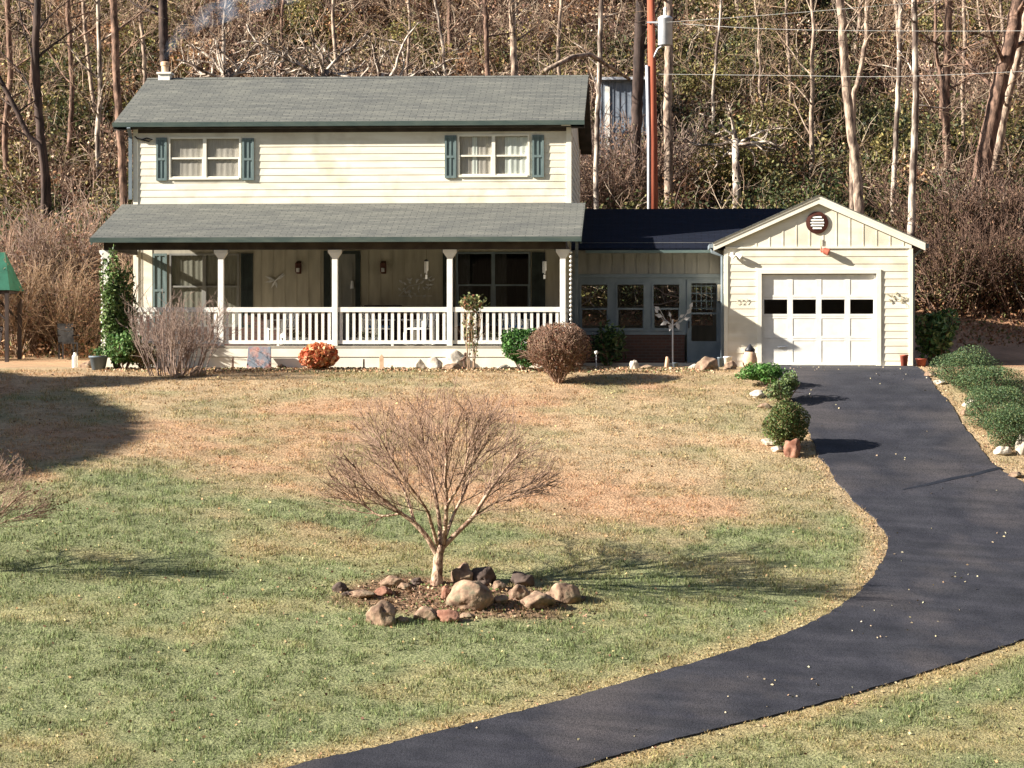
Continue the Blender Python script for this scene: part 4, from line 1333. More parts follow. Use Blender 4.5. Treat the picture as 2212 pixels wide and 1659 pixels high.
# bare multi-stemmed shrub
def bare_shrub_data(h, rx, stems, seed, r0=0.014, spread=0.75, kids=6, sub=5, base=0.12, up=0.05, rmin=0.004):
    gr = random.Random(seed); segs = []
    for k in range(stems):
        a_ = gr.uniform(0, 6.28); t = math.sqrt(gr.random()) * spread
        d = Vector((math.cos(a_) * t * rx / h * 1.6, math.sin(a_) * t * rx / h * 1.6, 1)).normalized()
        b0 = Vector((math.cos(a_) * base * gr.random(), math.sin(a_) * base * gr.random(), 0))
        L = h * gr.uniform(0.75, 1.08) / max(d.z, 0.55) * 0.92
        grow(segs, b0, d, L, r0 * gr.uniform(0.7, 1.2), 0, [dict(n=6, wig=0.10, up=up, kids=kids, kl=0.42, ang=(18, 45), start=0.25, kr=0.6, rmin=rmin),
             dict(n=4, wig=0.16, kids=sub, kl=0.45, ang=(20, 50), start=0.2, kr=0.7, rmin=rmin), dict(n=3, wig=0.2, taper=0.5)], gr)
    return segs


def bare_shrub(name, loc, h, rx, stems, label, mat, seed, group=None, cat='shrub', clip=None, **k):
    root = empty(name, loc); tag(root, label, cat, group)
    segs = bare_shrub_data(h, rx, stems, seed, **k)
    a_ = np.array(segs)
    if clip:
        cx_, cz_ = clip; q = a_[:, 3:6]
        a_ = a_[((q[:, 0] / cx_) ** 2 + (q[:, 1] / cx_) ** 2 + ((q[:, 2] - h - 0.0 + cz_) / cz_) ** 2 < 1.0 + 0.12 * NR.random(len(a_))) | (q[:, 2] < h - cz_)]
    seg_mesh('stems', a_, mat, root, 4)
    return root


# ------------------------------------------------------------------ lawn tree
GRN = [(0.035, 0.085, 0.02), (0.055, 0.12, 0.03), (0.09, 0.16, 0.04), (0.03, 0.06, 0.02)]
lt = G(944, 1264)
lawn_tree = empty('lawn_tree', lt)
tag(lawn_tree, 'small bare tree with a wide fan of red brown twigs inside the rock ring', 'tree')
K = 1 / ppm(lt.x, lt.y)


def lp(px, py, dy=0.0):
    """position relative to the lawn tree base of a photo point"""
    return Vector(((px - 944) * K, dy, (1264 - py) * K))


def spline(pts, n=6):
    out = []
    for i in range(len(pts) - 1):
        p0 = pts[max(i - 1, 0)]; p1 = pts[i]; p2 = pts[i + 1]; p3 = pts[min(i + 2, len(pts) - 1)]
        for j in range(n):
            u = j / n
            out.append(0.5 * ((2 * p1) + (p2 - p0) * u + (2 * p0 - 5 * p1 + 4 * p2 - p3) * u * u + (3 * p1 - p0 - 3 * p2 + p3) * u ** 3))
    out.append(pts[-1])
    return out


limbs = [
    ([lp(942, 1275), lp(945, 1235), lp(948, 1200), lp(955, 1180)], 0.105, 0.07),
    ([lp(946, 1205), lp(925, 1165, -.05), lp(895, 1130, -.1), lp(868, 1110, -.15), lp(835, 1085, -.2), lp(790, 1040, -.3), lp(765, 1000, -.35)], 0.055, 0.016),
    ([lp(868, 1110, -.15), lp(820, 1115, -.1), lp(780, 1085, -.1), lp(745, 1055, -.1), lp(715, 1035, -.1)], 0.022, 0.009),
    ([lp(955, 1185), lp(985, 1155, .1), lp(1020, 1120, .2), lp(1042, 1085, .25), lp(1065, 1050, .3), lp(1095, 1010, .4), lp(1120, 980, .5)], 0.05, 0.014),
    ([lp(950, 1190), lp(948, 1140, .2), lp(940, 1090, .3), lp(930, 1040, .4), lp(915, 990, .5), lp(905, 940, .6)], 0.045, 0.012),
    ([lp(958, 1180), lp(965, 1130, -.2), lp(968, 1080, -.3), lp(966, 1030, -.4), lp(970, 980, -.5), lp(965, 930, -.6)], 0.045, 0.012),
    ([lp(968, 1090, -.3), lp(995, 1050, -.5), lp(1010, 1010, -.6), lp(1018, 970, -.7), lp(1030, 930, -.8)], 0.024, 0.010),
    ([lp(945, 1180), lp(935, 1130, -.3), lp(925, 1095, -.5), lp(890, 1040, -.8), lp(860, 990, -1.0), lp(840, 950, -1.1)], 0.034, 0.012),
    ([lp(960, 1170), lp(975, 1120, .4), lp(1000, 1060, .8), lp(1010, 1000, 1.1), lp(1020, 950, 1.3)], 0.034, 0.012),
    ([lp(1020, 1120, .2), lp(1075, 1085, .3), lp(1120, 1065, .3), lp(1165, 1055, .3)], 0.018, 0.008),
    ([lp(895, 1130, -.1), lp(870, 1070, .4), lp(830, 1010, .8), lp(800, 960, 1.0)], 0.022, 0.009),
]
mb = MB(); twigs = []; gr = random.Random(5)
for i, (pts, r0, r1) in enumerate(limbs):
    q = spline(pts, 5)
    rr = [r0 + (r1 - r0) * k / (len(q) - 1) for k in range(len(q))]
    if i == 0: rr = [r * (1.0 + 0.35 * max(0, 1 - k / 4)) for k, r in enumerate(rr)]
    mb.tube(q, rr, 8)
    if i == 0: continue
    n = len(q)
    cnt = 15
    for j in range(cnt):
        t = 0.3 + 0.7 * (j + gr.random()) / cnt
        k = min(n - 2, int(t * (n - 1))); bp_ = q[k]; dd = (q[k + 1] - q[k]).normalized()
        perp = dd.orthogonal().normalized(); perp.rotate(Matrix.Rotation(gr.uniform(0, 6.283), 3, dd)); ang = R(gr.uniform(15, 55))
        nd = (dd * math.cos(ang) + perp * math.sin(ang) + Vector((0, 0, 0.25))).normalized()
        out = Vector((bp_.x, bp_.y, 0)); nd = (nd + out * 0.22).normalized()
        L = gr.uniform(0.9, 1.5) * (1.1 - 0.35 * t)
        grow(twigs, bp_, nd, L, 0.011, 0, [dict(n=6, wig=0.12, up=0.035, kids=5, kl=0.6, ang=(12, 45), start=0.15, kr=0.7, rmin=0.005, lift=0.12, taper=0.45),
             dict(n=4, wig=0.14, up=0.03, kids=4, kl=0.55, ang=(15, 40), start=0.2, kr=0.8, rmin=0.0045, lift=0.05, taper=0.6), dict(n=3, wig=0.16, taper=0.6)], gr)
mb.build('trunk', M['ltbark'], lawn_tree, smooth=True)
twa = np.array(twigs)
_n = fbm(twa[:, 3] * 3.1 + 9, twa[:, 4] * 3.1, 3, 2) * 0.34 + NR.random(len(twa)) * 0.16
keep = ((twa[:, 3] / ((1200 - 944) * K)) ** 2 + (np.maximum(twa[:, 5] - 1.1, 0) / ((1264 - 826) * K - 1.1)) ** 2) < (1.25 - _n) ** 2
seg_mesh('crown', twa[keep], M['twig'], lawn_tree, 3)

# tree at the left edge of the lawn, only its right branches in the picture
et = G(-95, 1236)
edge_tree = copy_tree(lawn_tree); edge_tree.location = et; edge_tree.scale = (0.80, 0.45, 0.60); edge_tree.rotation_euler = (0, 0, 0.0)
edge_tree.name = 'lawn_tree'
tag(edge_tree, 'bare tree at the left edge of the lawn with a few brown leaves', 'tree')
g = np.random.default_rng(4)
sel = twa[g.integers(0, len(twa), 500)][:, 3:6]
leaf_mesh('leaves', sel, 0.09, pal(len(sel), [(0.12, 0.10, 0.04), (0.18, 0.08, 0.03), (0.09, 0.09, 0.04)], g), M['leaf'], edge_tree, 0.6, 3)

# dense evergreen beyond the left edge; its shadow lies over the upper left of the lawn
bx, by = -33.6, 47.2
root = empty('evergreen_tree', (bx, by, Hs(bx, by)))
tag(root, 'large dense evergreen tree standing beyond the left edge of the lawn', 'tree')
g = np.random.default_rng(9)
n = 70000
p = blob_pts(n, 5.0, 9.6, 5.0, g, 0.75, 0.16, 1, 18); p[:, 2] += 6.0
leaf_mesh('foliage', p, 0.5 * g.uniform(0.7, 1.3, n), pal(n, GRN, g), M['leafg'], root, 0.6, 5)
mb = MB(); mb.tube([(0, 0, -0.2), (0.05, 0, 3), (0, 0.1, 8)], [0.32, 0.24, 0.1], 10); mb.build('trunk', M['bark_d'], root)


cx_, cy_ = -30.2, 49.9
root = empty('conifer', (cx_, cy_, Hs(cx_, cy_)))
tag(root, 'tall conical evergreen beyond the left edge of the lawn, behind the round one', 'tree')
g = np.random.default_rng(19); n = 90000; t_ = g.random(n) ** 0.6; zz = 0.6 + 9.9 * (1 - t_); a_ = g.uniform(0, 6.28, n)
rr = (5.4 * t_ + 0.05) * np.sqrt(g.random(n)) * (0.85 + 0.25 * np.sin(zz * 5.5))
leaf_mesh('foliage', np.stack([np.cos(a_) * rr, np.sin(a_) * rr, zz], 1), 0.36 * g.uniform(0.7, 1.3, n), pal(n, GRN, g), M['leafg'], root, 0.5, 5)
mb = MB(); mb.tube([(0, 0, -0.2), (0, 0, 5), (0, 0, 9.6)], [0.2, 0.12, 0.03], 8); mb.build('trunk', M['bark_d'], root)


# ------------------------------------------------------------------ rocks
def rock(px, py, wpx, hpx, label, mat='rock', seed=0, depth=0.8, yoff=0.0, name='rock', group=None, cat='rock', sink=0.12, Y=None, jag=0.28):
    """rock whose foot is at photo point (px, py)"""
    if Y is None:
        b_ = G(px, py)
    else:
        X = px_x(px, Y); b_ = Vector((X, Y, Hs(X, Y)))
    pm = ppm(b_.x, b_.y); w_ = wpx / pm; h_ = hpx / pm
    import bmesh
    bm = bmesh.new(); bmesh.ops.create_icosphere(bm, subdivisions=4, radius=1)
    from mathutils import noise
    off = Vector((seed * 3.7, seed * 1.3, seed * 7.1))
    for v in bm.verts:
        c = v.co.copy()
        f = 1 + jag * noise.noise(c * 1.1 + off) * 1.6 + jag * 0.5 * noise.noise(c * 2.9 + off) + jag * 0.22 * noise.noise(c * 7 + off)
        # facets
        q = c * f
        for pl in range(5):
            a_ = seed * 1.9 + pl * 1.37; nn = Vector((math.cos(a_) * 0.8, math.sin(a_) * 0.8, 0.25 + 0.5 * math.sin(a_ * 2.3))).normalized()
            dd = q.dot(nn) - 0.82
            if dd > 0: q -= nn * dd * 0.85
        v.co = Vector((q.x * w_ / 2, q.y * w_ / 2 * depth, q.z * h_ * 0.60 + h_ * 0.26))
    zmin = 0
    for v in bm.verts:
        if v.co.z < -sink * h_: v.co.z = -sink * h_
    me = bpy.data.meshes.new(name); bm.to_mesh(me); bm.free()
    me.polygons.foreach_set('use_smooth', [True] * len(me.polygons)); me.materials.append(M[mat])
    o = bpy.data.objects.new(name, me); C.objects.link(o)
    o.location = (b_.x, b_.y + w_ * depth * 0.4 + yoff, Hs(b_.x, b_.y + w_ * depth * 0.4 + yoff)) if Y is None else b_
    return tag(o, label, cat, group)


RG = 'rocks ringing the lawn tree'
rock(732, 1283, 32, 24, 'small dark square stone at the far left of the rock ring', 'rockd', 1, group=RG)
rock(846, 1272, 58, 24, 'pale flat rock in the rock ring, left of the tree trunk', 'rock', 2, group=RG)
rock(899, 1267, 26, 16, 'little dark stone just left of the tree trunk', 'rockd', 3, group=RG)
rock(779, 1297, 66, 16, 'long flat slab at the left side of the rock ring', 'rock', 4, group=RG)
rock(826, 1289, 40, 20, 'low brown stone behind the front left boulder of the ring', 'rockr', 5, group=RG)
rock(962, 1297, 22, 32, 'rust coloured upright stone right of the tree trunk', 'rockr', 6, group=RG)
rock(998, 1264, 54, 42, 'grey boulder at the back of the ring, behind the biggest boulder', 'rock', 7, group=RG)
rock(1042, 1266, 58, 40, 'dark boulder at the back of the ring, right of the grey one', 'rockd', 8, group=RG)
rock(1016, 1322, 104, 66, 'biggest tan boulder in the rock ring, right of the tree trunk', 'rock', 9, group=RG, jag=0.2)
rock(1128, 1270, 58, 30, 'dark rough rock at the back right of the ring', 'rockd', 10, group=RG)
rock(1120, 1297, 44, 36, 'tan angular rock between the biggest boulder and the mossy one', 'rock', 11, group=RG)
rock(1160, 1318, 78, 34, 'wide low mossy rock at the front right of the ring', 'rock', 12, group=RG)
rock(1221, 1306, 68, 46, 'round tan boulder at the far right of the ring', 'rock', 13, group=RG, jag=0.18)
rock(822, 1354, 66, 52, 'tall tan boulder at the front left of the ring', 'rock', 14, group=RG)
rock(918, 1343, 54, 30, 'pale pointed stone at the front of the ring', 'rock', 15, group=RG)
rock(966, 1348, 50, 26, 'cluster coloured reddish stone at the front of the ring, right of the pale pointed one', 'rockr', 16, group=RG)

for i, (px, py, w_, h_, m_, lab) in enumerate([
    (872, 1276, 34, 14, 'rock', 'small brown stone in the ring between the pale flat rock and the trunk'),
    (748, 1290, 26, 10, 'rockd', 'small dark stone on the left tip of the long flat slab'),
    (868, 1348, 32, 14, 'rock', 'low brown stone between the front left boulder and the pale pointed one'),
    (1082, 1306, 34, 20, 'rock', 'brown stone touching the right side of the biggest boulder'),
    (1078, 1276, 32, 20, 'rock', 'brown stone at the back of the ring, right of the dark boulder'),
    (1192, 1296, 32, 20, 'rock', 'brown stone tucked left of the far right boulder'),
    (1255, 1302, 22, 12, 'rockd', 'little dark stone at the outer right end of the ring'),
    (1008, 1338, 34, 10, 'rock', 'flat brown stone in front of the biggest boulder')]):
    rock(px, py, w_, h_, lab, m_, 80 + i, group=RG)

PB = 'stones along the front of the porch'
for i, (px, py, w_, h_, m_, lab) in enumerate([
    (470, 793, 20, 14, 'rockr', 'red brown stone beside the grey twiggy shrub before the porch'),
    (425, 814, 34, 22, 'rock', 'grey rock at the right foot of the twiggy shrub'),
    (384, 817, 26, 10, 'rock', 'flat stone at the front foot of the twiggy shrub'),
    (472, 806, 22, 12, 'rock', 'tan stone on the lawn edge right of the twiggy shrub'),
    (608, 795, 26, 10, 'rock', 'low tan stone between the mottled slab and the orange flowers'),
    (905, 797, 28, 22, 'rockw', 'left one of two white stones before the porch'),
    (938, 798, 38, 26, 'rockw', 'right and larger one of two white stones before the porch'),
    (985, 796, 46, 40, 'rockw', 'white boulder left of the rusty garden cross'),
    (975, 800, 42, 14, 'rock', 'low tan stone in front of the white boulder'),
    (1088, 798, 30, 12, 'rockw', 'pale stone at the left foot of the green bush'),
    (840, 797, 18, 10, 'rockw', 'small pale stone right of the tan garden stake'),
    (1370, 799, 22, 24, 'rockw', 'rounded pale stone standing at the lawn edge by the breezeway'),
    (1397, 796, 30, 8, 'rock', 'flat tan stone right of the rounded pale stone'),
    (1530, 801, 52, 30, 'rock', 'big brown rock beside the door step'),
    (1534, 786, 34, 20, 'rockw', 'flat topped white stone on the big brown rock'),
    (1500, 796, 24, 10, 'rockw', 'small pale stone left of the big brown rock'),
    (1578, 798, 28, 18, 'rock', 'mottled stone right of the big brown rock'),
    (1640, 797, 30, 18, 'rockw', 'pale stone at the left foot of the garage door frame')]):
    rock(px, py, w_, h_, lab, m_, 20 + i, group=PB)
DG = 'stones bordering the driveway'
for i, (px, py, w_, h_, m_, lab) in enumerate([
    (1665, 965, 38, 14, 'rockw', 'flat white stone left of the round shrub by the driveway'),
    (1680, 978, 30, 12, 'rockw', 'small white stone left of the reddish post stone'),
    (1712, 990, 40, 44, 'rockr', 'upright reddish stone below the round shrub by the driveway'),
    (1636, 862, 34, 16, 'rockw', 'pale stone left of the spindly green shrub'),
    (1652, 884, 30, 12, 'rock', 'tan stone just above the round shrub'),
    (2210, 985, 34, 50, 'rockw', 'white boulder at the right edge beside the driveway'),
    (2168, 985, 38, 20, 'rockw', 'cream stone left of the white boulder at the right edge'),
    (2100, 885, 38, 20, 'rockw', 'cream stone between the two right hand hedges'),
    (2088, 900, 30, 12, 'rock', 'tan stone at the driveway edge below the upper hedge'),
    (2010, 815, 30, 12, 'rock', 'tan stone at the top right bend of the driveway'),
    (2030, 832, 26, 10, 'rockw', 'pale stone below the top right bend of the driveway'),
    (2195, 1035, 30, 12, 'rock', 'tan stone at the right edge below the white boulder')]):
    rock(px, py, w_, h_, lab, m_, 50 + i, group=DG)

# ------------------------------------------------------------------ shrubs round the house
DK = [(0.02, 0.05, 0.018), (0.03, 0.075, 0.022), (0.06, 0.12, 0.04), (0.12, 0.18, 0.07)]


def at(px, Y):
    X = px_x(px, Y); return Vector((X, Y, Hs(X, Y)))


# boxwood in front of porch
b_ = at(1128, 57.0)
leafy_shrub('evergreen_shrub', b_, 0.60, 0.5, 1.08, 5200, 0.07, [(0.035, 0.10, 0.02), (0.06, 0.15, 0.03), (0.10, 0.21, 0.05), (0.02, 0.06, 0.015)], 'glossy green bush before the right end of the porch, behind the brown twiggy ball', seed=21)
# brown ball shrub (dormant)
b_ = G(1207, 827)
s_ = bare_shrub('twiggy_shrub', b_, 1.40, 0.80, 90, 'round brown leafless shrub standing on the lawn before the breezeway', M['twig'], 31, r0=0.012, spread=0.95, kids=8, sub=5, base=0.12, up=0.03, rmin=0.006, clip=(0.74, 0.66))
g = np.random.default_rng(8); p = blob_pts(7000, 0.74, 0.66, 0.62, g, 0.5, 0.12, 1, 20); p[:, 2] += 0.78
leaf_mesh('foliage', p, 0.055, pal(7000, [(0.20, 0.10, 0.06), (0.30, 0.16, 0.10), (0.13, 0.055, 0.035), (0.24, 0.18, 0.10)], g), M['leaf'], s_, 0.5, 4)
# big grey twiggy shrub at left
b_ = G(375, 812)
bare_shrub('twiggy_shrub', b_, 1.62, 0.66, 62, 'tall grey leafless shrub with upright stems at the left end of the porch', M['twigp'], 32, r0=0.013, spread=0.8, kids=6, sub=4, base=0.75, up=0.05, rmin=0.005)
# climbing vine / camellia left of porch
b_ = at(252, 57.6)
v_ = leafy_shrub('climbing_shrub', b_, 0.46, 0.4, 2.75, 6500, 0.10, [(0.09, 0.15, 0.04), (0.15, 0.23, 0.07), (0.24, 0.30, 0.12), (0.04, 0.07, 0.02)], 'tall narrow evergreen climbing at the left corner post of the porch', 'climber', seed=23, lump=0.55, shell=0.9, stems=9)
b_ = at(268, 57.3)
leafy_shrub('evergreen_shrub', b_, 0.45, 0.4, 0.9, 2600, 0.09, [(0.05, 0.12, 0.03), (0.10, 0.19, 0.05), (0.16, 0.24, 0.08)], 'low leafy shrub at the foot of the climber by the porch', seed=24, lump=0.4)
b_ = at(310, 57.25)
leafy_shrub('dry_perennial', b_, 0.4, 0.35, 0.62, 1500, 0.07, [(0.18, 0.17, 0.06), (0.12, 0.12, 0.04), (0.22, 0.15, 0.07)], 'yellowing perennial between the climber and the grey twiggy shrub', 'plant', seed=25, mat=M['leaf'])
# rose bush
b_ = at(1018, 57.2)
rs = bare_shrub('rose_bush', b_, 1.55, 0.32, 7, 'tall thin rose bush with a tuft of pale leaves before the third porch post', M['twigt'], 33, r0=0.014, spread=0.6, kids=4, sub=2, base=0.1)
g = np.random.default_rng(18); p = blob_pts(520, 0.45, 0.35, 0.28, g, 0.8, 0.5, 1, 6); p[:, 2] += 1.55
p2 = blob_pts(260, 0.25, 0.2, 0.7, g, 0.9, 0.4, 1, 6); p2[:, 2] += 0.9
p = np.concatenate([p, p2])
leaf_mesh('foliage', p, 0.085, pal(len(p), [(0.16, 0.20, 0.07), (0.28, 0.26, 0.12), (0.10, 0.12, 0.05), (0.25, 0.12, 0.06)], g), M['leaf'], rs, 0.6, 4)
# rhododendron by breezeway
b_ = at(1312, 60.6)
leafy_shrub('broadleaf_shrub', b_, 0.5, 0.4, 1.05, 700, 0.17, [(0.05, 0.10, 0.03), (0.12, 0.18, 0.07), (0.2, 0.25, 0.12), (0.03, 0.06, 0.02)], 'loose broad leaved evergreen in the shade before the breezeway', seed=26, lump=0.5, shell=0.9)
# rhododendron right of garage
b_ = at(2026, 60.4)
leafy_shrub('broadleaf_shrub', b_, 0.62, 0.5, 1.55, 2200, 0.15, [(0.08, 0.17, 0.05), (0.15, 0.26, 0.09), (0.28, 0.38, 0.18), (0.05, 0.09, 0.03)], 'broad leaved evergreen against the right side of the garage', seed=27, lump=0.4, shell=0.8)
# driveway left
b_ = G(1650, 838)
leafy_shrub('juniper', b_, 0.58, 0.45, 0.52, 4200, 0.07, [(0.06, 0.16, 0.03), (0.10, 0.22, 0.05), (0.15, 0.26, 0.08)], 'low bright green juniper at the top left of the driveway', seed=28, lump=0.5, shell=0.8)
b_ = G(1694, 872)
leafy_shrub('juniper', b_, 0.44, 0.36, 0.66, 2600, 0.07, [(0.12, 0.18, 0.06), (0.18, 0.22, 0.09), (0.09, 0.13, 0.06)], 'spindly pale green shrub between the low juniper and the round shrub', seed=29, lump=0.6, shell=0.9)
b_ = G(1698, 972)
leafy_shrub('clipped_shrub', b_, 0.50, 0.46, 0.98, 7600, 0.055, [(0.06, 0.10, 0.03), (0.10, 0.15, 0.04), (0.15, 0.18, 0.07), (0.16, 0.13, 0.05)], 'round olive green shrub at the left edge of the driveway', seed=30, lump=0.2)
# driveway right
BL = [(0.055, 0.10, 0.045), (0.08, 0.14, 0.06), (0.11, 0.17, 0.075), (0.035, 0.06, 0.025), (0.14, 0.16, 0.06)]
for i, (px, py, rx, h, lab) in enumerate([(2092, 848, 0.80, 1.0, 'blue green clipped shrub right of the driveway, nearest the garage'), (2142, 880, 0.78, 0.95, 'lower lobe of clipped evergreen just below the one nearest the garage'),
                                          (2158, 940, 0.82, 1.08, 'green clipped shrub at the right edge, upper one of the lower pair'), (2196, 980, 0.74, 1.00, 'green clipped shrub at the right edge, lowest beside the driveway')]):
    b_ = G(px, py); b_.y += 0.3
    leafy_shrub('clipped_shrub', b_, rx, rx * 0.9, h, 11000, 0.05, BL, lab, seed=40 + i, lump=0.26, shell=0.5, aspect=0.28, group='clipped shrubs right of the driveway')
g = np.random.default_rng(3)
bb = G(2140, 872)
rf = leafy_shrub('red_groundcover', bb, 0.22, 0.15, 0.16, 160, 0.05, [(0.28, 0.07, 0.05), (0.2, 0.08, 0.05), (0.2, 0.1, 0.05)], 'patch of low red leaved plants between the clipped shrubs', 'plant', seed=47, mat=M['leaf'], stems=3)

# orange flowers
b_ = at(688, 57.35)
fl = empty('flower_clump', b_); tag(fl, 'round clump of orange chrysanthemums in front of the porch', 'flowers')
g = np.random.default_rng(12); n = 950
p = blob_pts(n, 0.45, 0.38, 0.32, g, 0.3, 0.15, 1, 14); p[:, 2] += 0.33
leaf_mesh('blossoms', p, 0.13, pal(n, [(0.72, 0.24, 0.11), (0.80, 0.36, 0.18), (0.62, 0.14, 0.07), (0.78, 0.46, 0.24)], g), M['leaf'], fl, 0.9, 4)
p = blob_pts(500, 0.36, 0.30, 0.27, g, 0.9, 0.1, 1, 14); p[:, 2] += 0.27
leaf_mesh('foliage', p, 0.09, pal(500, [(0.10, 0.05, 0.025), (0.06, 0.07, 0.02)], g), M['leaf'], fl, 0.6, 5)

# ------------------------------------------------------------------ garden ornaments
# mottled slab leaning on the porch skirt
b_ = at(559, 57.65)
sl = MB(); W_ = 54 / ppm(b_.x, b_.y); h = 0.53
sl.add([(-W_ / 2, 0, 0), (W_ / 2, 0, -0.0), (W_ / 2, 0.05, 0), (-W_ / 2, 0.05, 0), (-W_ / 2 + 0.01, 0.2, h), (W_ / 2 - 0.04, 0.2, h - 0.01), (W_ / 2 - 0.04, 0.25, h), (-W_ / 2 + 0.01, 0.25, h)],
       [(0, 3, 2, 1), (4, 5, 6, 7), (0, 1, 5, 4), (1, 2, 6, 5), (2, 3, 7, 6), (3, 0, 4, 7)])
o = sl.build('stone_slab', M['slate'], None, bevel=0.008); o.location = b_
tag(o, 'mottled grey and pink slab leaning against the porch skirt', 'slab')


def small(name, px, py, Y, label, cat, fn, mat, **k):
    b_ = at(px, Y) if Y else G(px, py)
    root = empty(name, b_); tag(root, label, cat, k.get('group'))
    fn(root)
    return root


def stake(px, Y, h, w_, mat, label):
    b_ = at(px, Y); mb = MB(); mb.box(-w_ / 2, w_ / 2, -0.015, 0.015, -0.1, h); mb.prism([(-w_ / 2, -0.015, h), (w_ / 2, -0.015, h), (0, -0.015, h + w_ * 0.6)], (0, 0.03, 0))
    o = mb.build('garden_stake', M[mat], None, bevel=0.004); o.location = b_; tag(o, label, 'stake', 'short wooden stakes before the porch')


stake(503, 57.6, 0.27, 0.05, 'bark_m', 'short brown stake left of the mottled slab')
stake(786, 57.7, 0.22, 0.04, 'bark_m', 'short brown stake in the shadow of the orange flowers')
stake(824, 57.2, 0.32, 0.10, 'tan', 'tan pointed garden stake before the middle of the porch')
# rusty cross / bird ornament
b_ = at(1003, 57.45)
mb = MB(); mb.tube([(0, 0, -0.1), (0, 0, 0.30)], 0.028, 6); mb.tube([(-0.10, 0, 0.20), (0.0, 0, 0.25), (0.07, 0, 0.34)], [0.02, 0.035, 0.02], 6); mb.ball((0.03, 0, 0.36), 0.045)
o = mb.build('garden_ornament', M['bark_m'], None); o.location = b_; tag(o, 'rusty bird shaped ornament on a post right of the white boulder', 'ornament')


def solar_light(px, Y, h, label):
    b_ = at(px, Y); root = empty('garden_light', b_); tag(root, label, 'garden light')
    mb = MB(); mb.tube([(0, 0, -0.05), (0, 0, h - 0.06)], 0.012, 6); mb.build('stake', M['galv'], root)
    mb = MB(); mb.lathe([(0.03, h - 0.06), (0.045, h - 0.03), (0.05, h), (0.02, h + 0.03)], (0, 0, 0), 10); mb.build('lamp_head', M['white'], root, True)


solar_light(1288, 58.3, 0.38, 'small garden light on a thin stake in front of the shaded broad leaved shrub')
# garden spinner with petals
b_ = at(1453, 59.0)
root = empty('garden_spinner', b_); tag(root, 'tall metal garden spinner with leaf shaped blades before the breezeway windows', 'garden spinner')
mb = MB(); mb.tube([(0, 0, -0.1), (0, 0, 1.15)], 0.016, 6); mb.build('pole', M['galv'], root)
mb = MB()
for k, (dx, dz_, L, a_) in enumerate([(-0.30, 1.38, .17, 2.6), (-0.24, 1.22, .2, 2.9), (-0.12, 1.1, .2, 3.6), (-0.02, 1.05, .2, 4.4), (0.10, 1.08, .2, 5.0), (0.26, 1.15, .17, 0.3), (0.34, 1.28, .2, 0.9), (0.42, 1.42, .16, 1.2), (0.16, 1.2, .15, 0.5), (-0.35, 1.3, .14, 2.2), (-0.05, 1.2, .14, 1.8)]):
    ca, sa = math.cos(a_), math.sin(a_)
    for s_ in (1,):
        pts = [(0, 0), (L * 0.4, L * 0.28), (L, 0), (L * 0.4, -L * 0.28)]
        mb.prism([(dx + u * ca - v * sa, -0.03 * (k % 3), dz_ + u * sa + v * ca) for u, v in pts], (0, 0.012, 0))
    mb.tube([(0, 0, 1.0), (dx * 0.6, 0, 1.0 + (dz_ - 1.0) * 0.4), (dx, -0.02, dz_)], 0.007, 4)
mb.build('blades', M['pewter'], root)
# post stone, pots, statue
b_ = at(1440, 57.9); mb = MB(); mb.tube([(0, 0, -0.1), (0, 0, 0.08), (0.02, 0, 0.2), (0.01, 0, 0.28)], [0.05, 0.045, 0.05, 0.03], 8)
o = mb.build('garden_figure', M['tan'], None, True); o.location = b_; tag(o, 'small slim clay figure on the lawn edge before the spinner pole', 'figure')


def pot(px, Y, r, h, mat, label, plant=None, cat='pot', group=None):
    b_ = at(px, Y); root = empty('flower_pot', b_); tag(root, label, cat, group)
    mb = MB(); mb.lathe([(r * 0.72, 0), (r * 0.98, h * 0.86), (r * 1.08, h * 0.87), (r * 1.08, h), (r * 0.92, h), (r * 0.9, h * 0.9)], (0, 0, 0), 16); mb.build('pot_body', M[mat], root, True)
    if plant:
        g = np.random.default_rng(int(px)); p = blob_pts(200, r * 1.1, r * 1.1, r * 0.8, g, 0.8, 0.4, 1, 6); p[:, 2] += h + r * 0.4
        leaf_mesh('plant', p, 0.07, pal(200, plant, g), M['leaf'], root, 0.5, 4)
    return root


pot(213, 57.3, 0.22, 0.33, 'potb', 'blue grey plastic tub standing left of the porch', plant=[(0.05, 0.11, 0.03), (0.08, 0.15, 0.04)])
pot(1459, 58.4, 0.07, 0.12, 'potb', 'little dark pot at the foot of the spinner pole')
pot(1572, 58.85, 0.10, 0.26, 'white', 'white cylindrical pot at the left corner of the garage')
pot(1556, 58.9, 0.07, 0.24, 'potb', 'narrow blue green pot left of the white cylindrical pot')
pot(1953, 59.05, 0.10, 0.30, 'terra', 'tall terracotta pot before the right corner of the garage')
pot(1990, 59.2, 0.13, 0.20, 'terra', 'squat terracotta pot round the right corner of the garage')
# beehive shaped clay ornament with dark top
b_ = at(1620, 58.95); root = empty('clay_ornament', b_); tag(root, 'tan beehive shaped clay ornament with a dark cap beside the garage door', 'ornament')
mb = MB(); mb.lathe([(0.13, 0), (0.175, 0.06), (0.175, 0.2), (0.15, 0.3), (0.10, 0.40)], (0, 0, 0), 16); mb.build('clay_body', M['tan'], root, True)
mb = MB(); mb.lathe([(0.12, 0.37), (0.125, 0.42), (0.06, 0.50), (0.025, 0.54), (0.001, 0.56)], (0, 0, 0), 16); mb.build('cap', M['iron'], root, True)
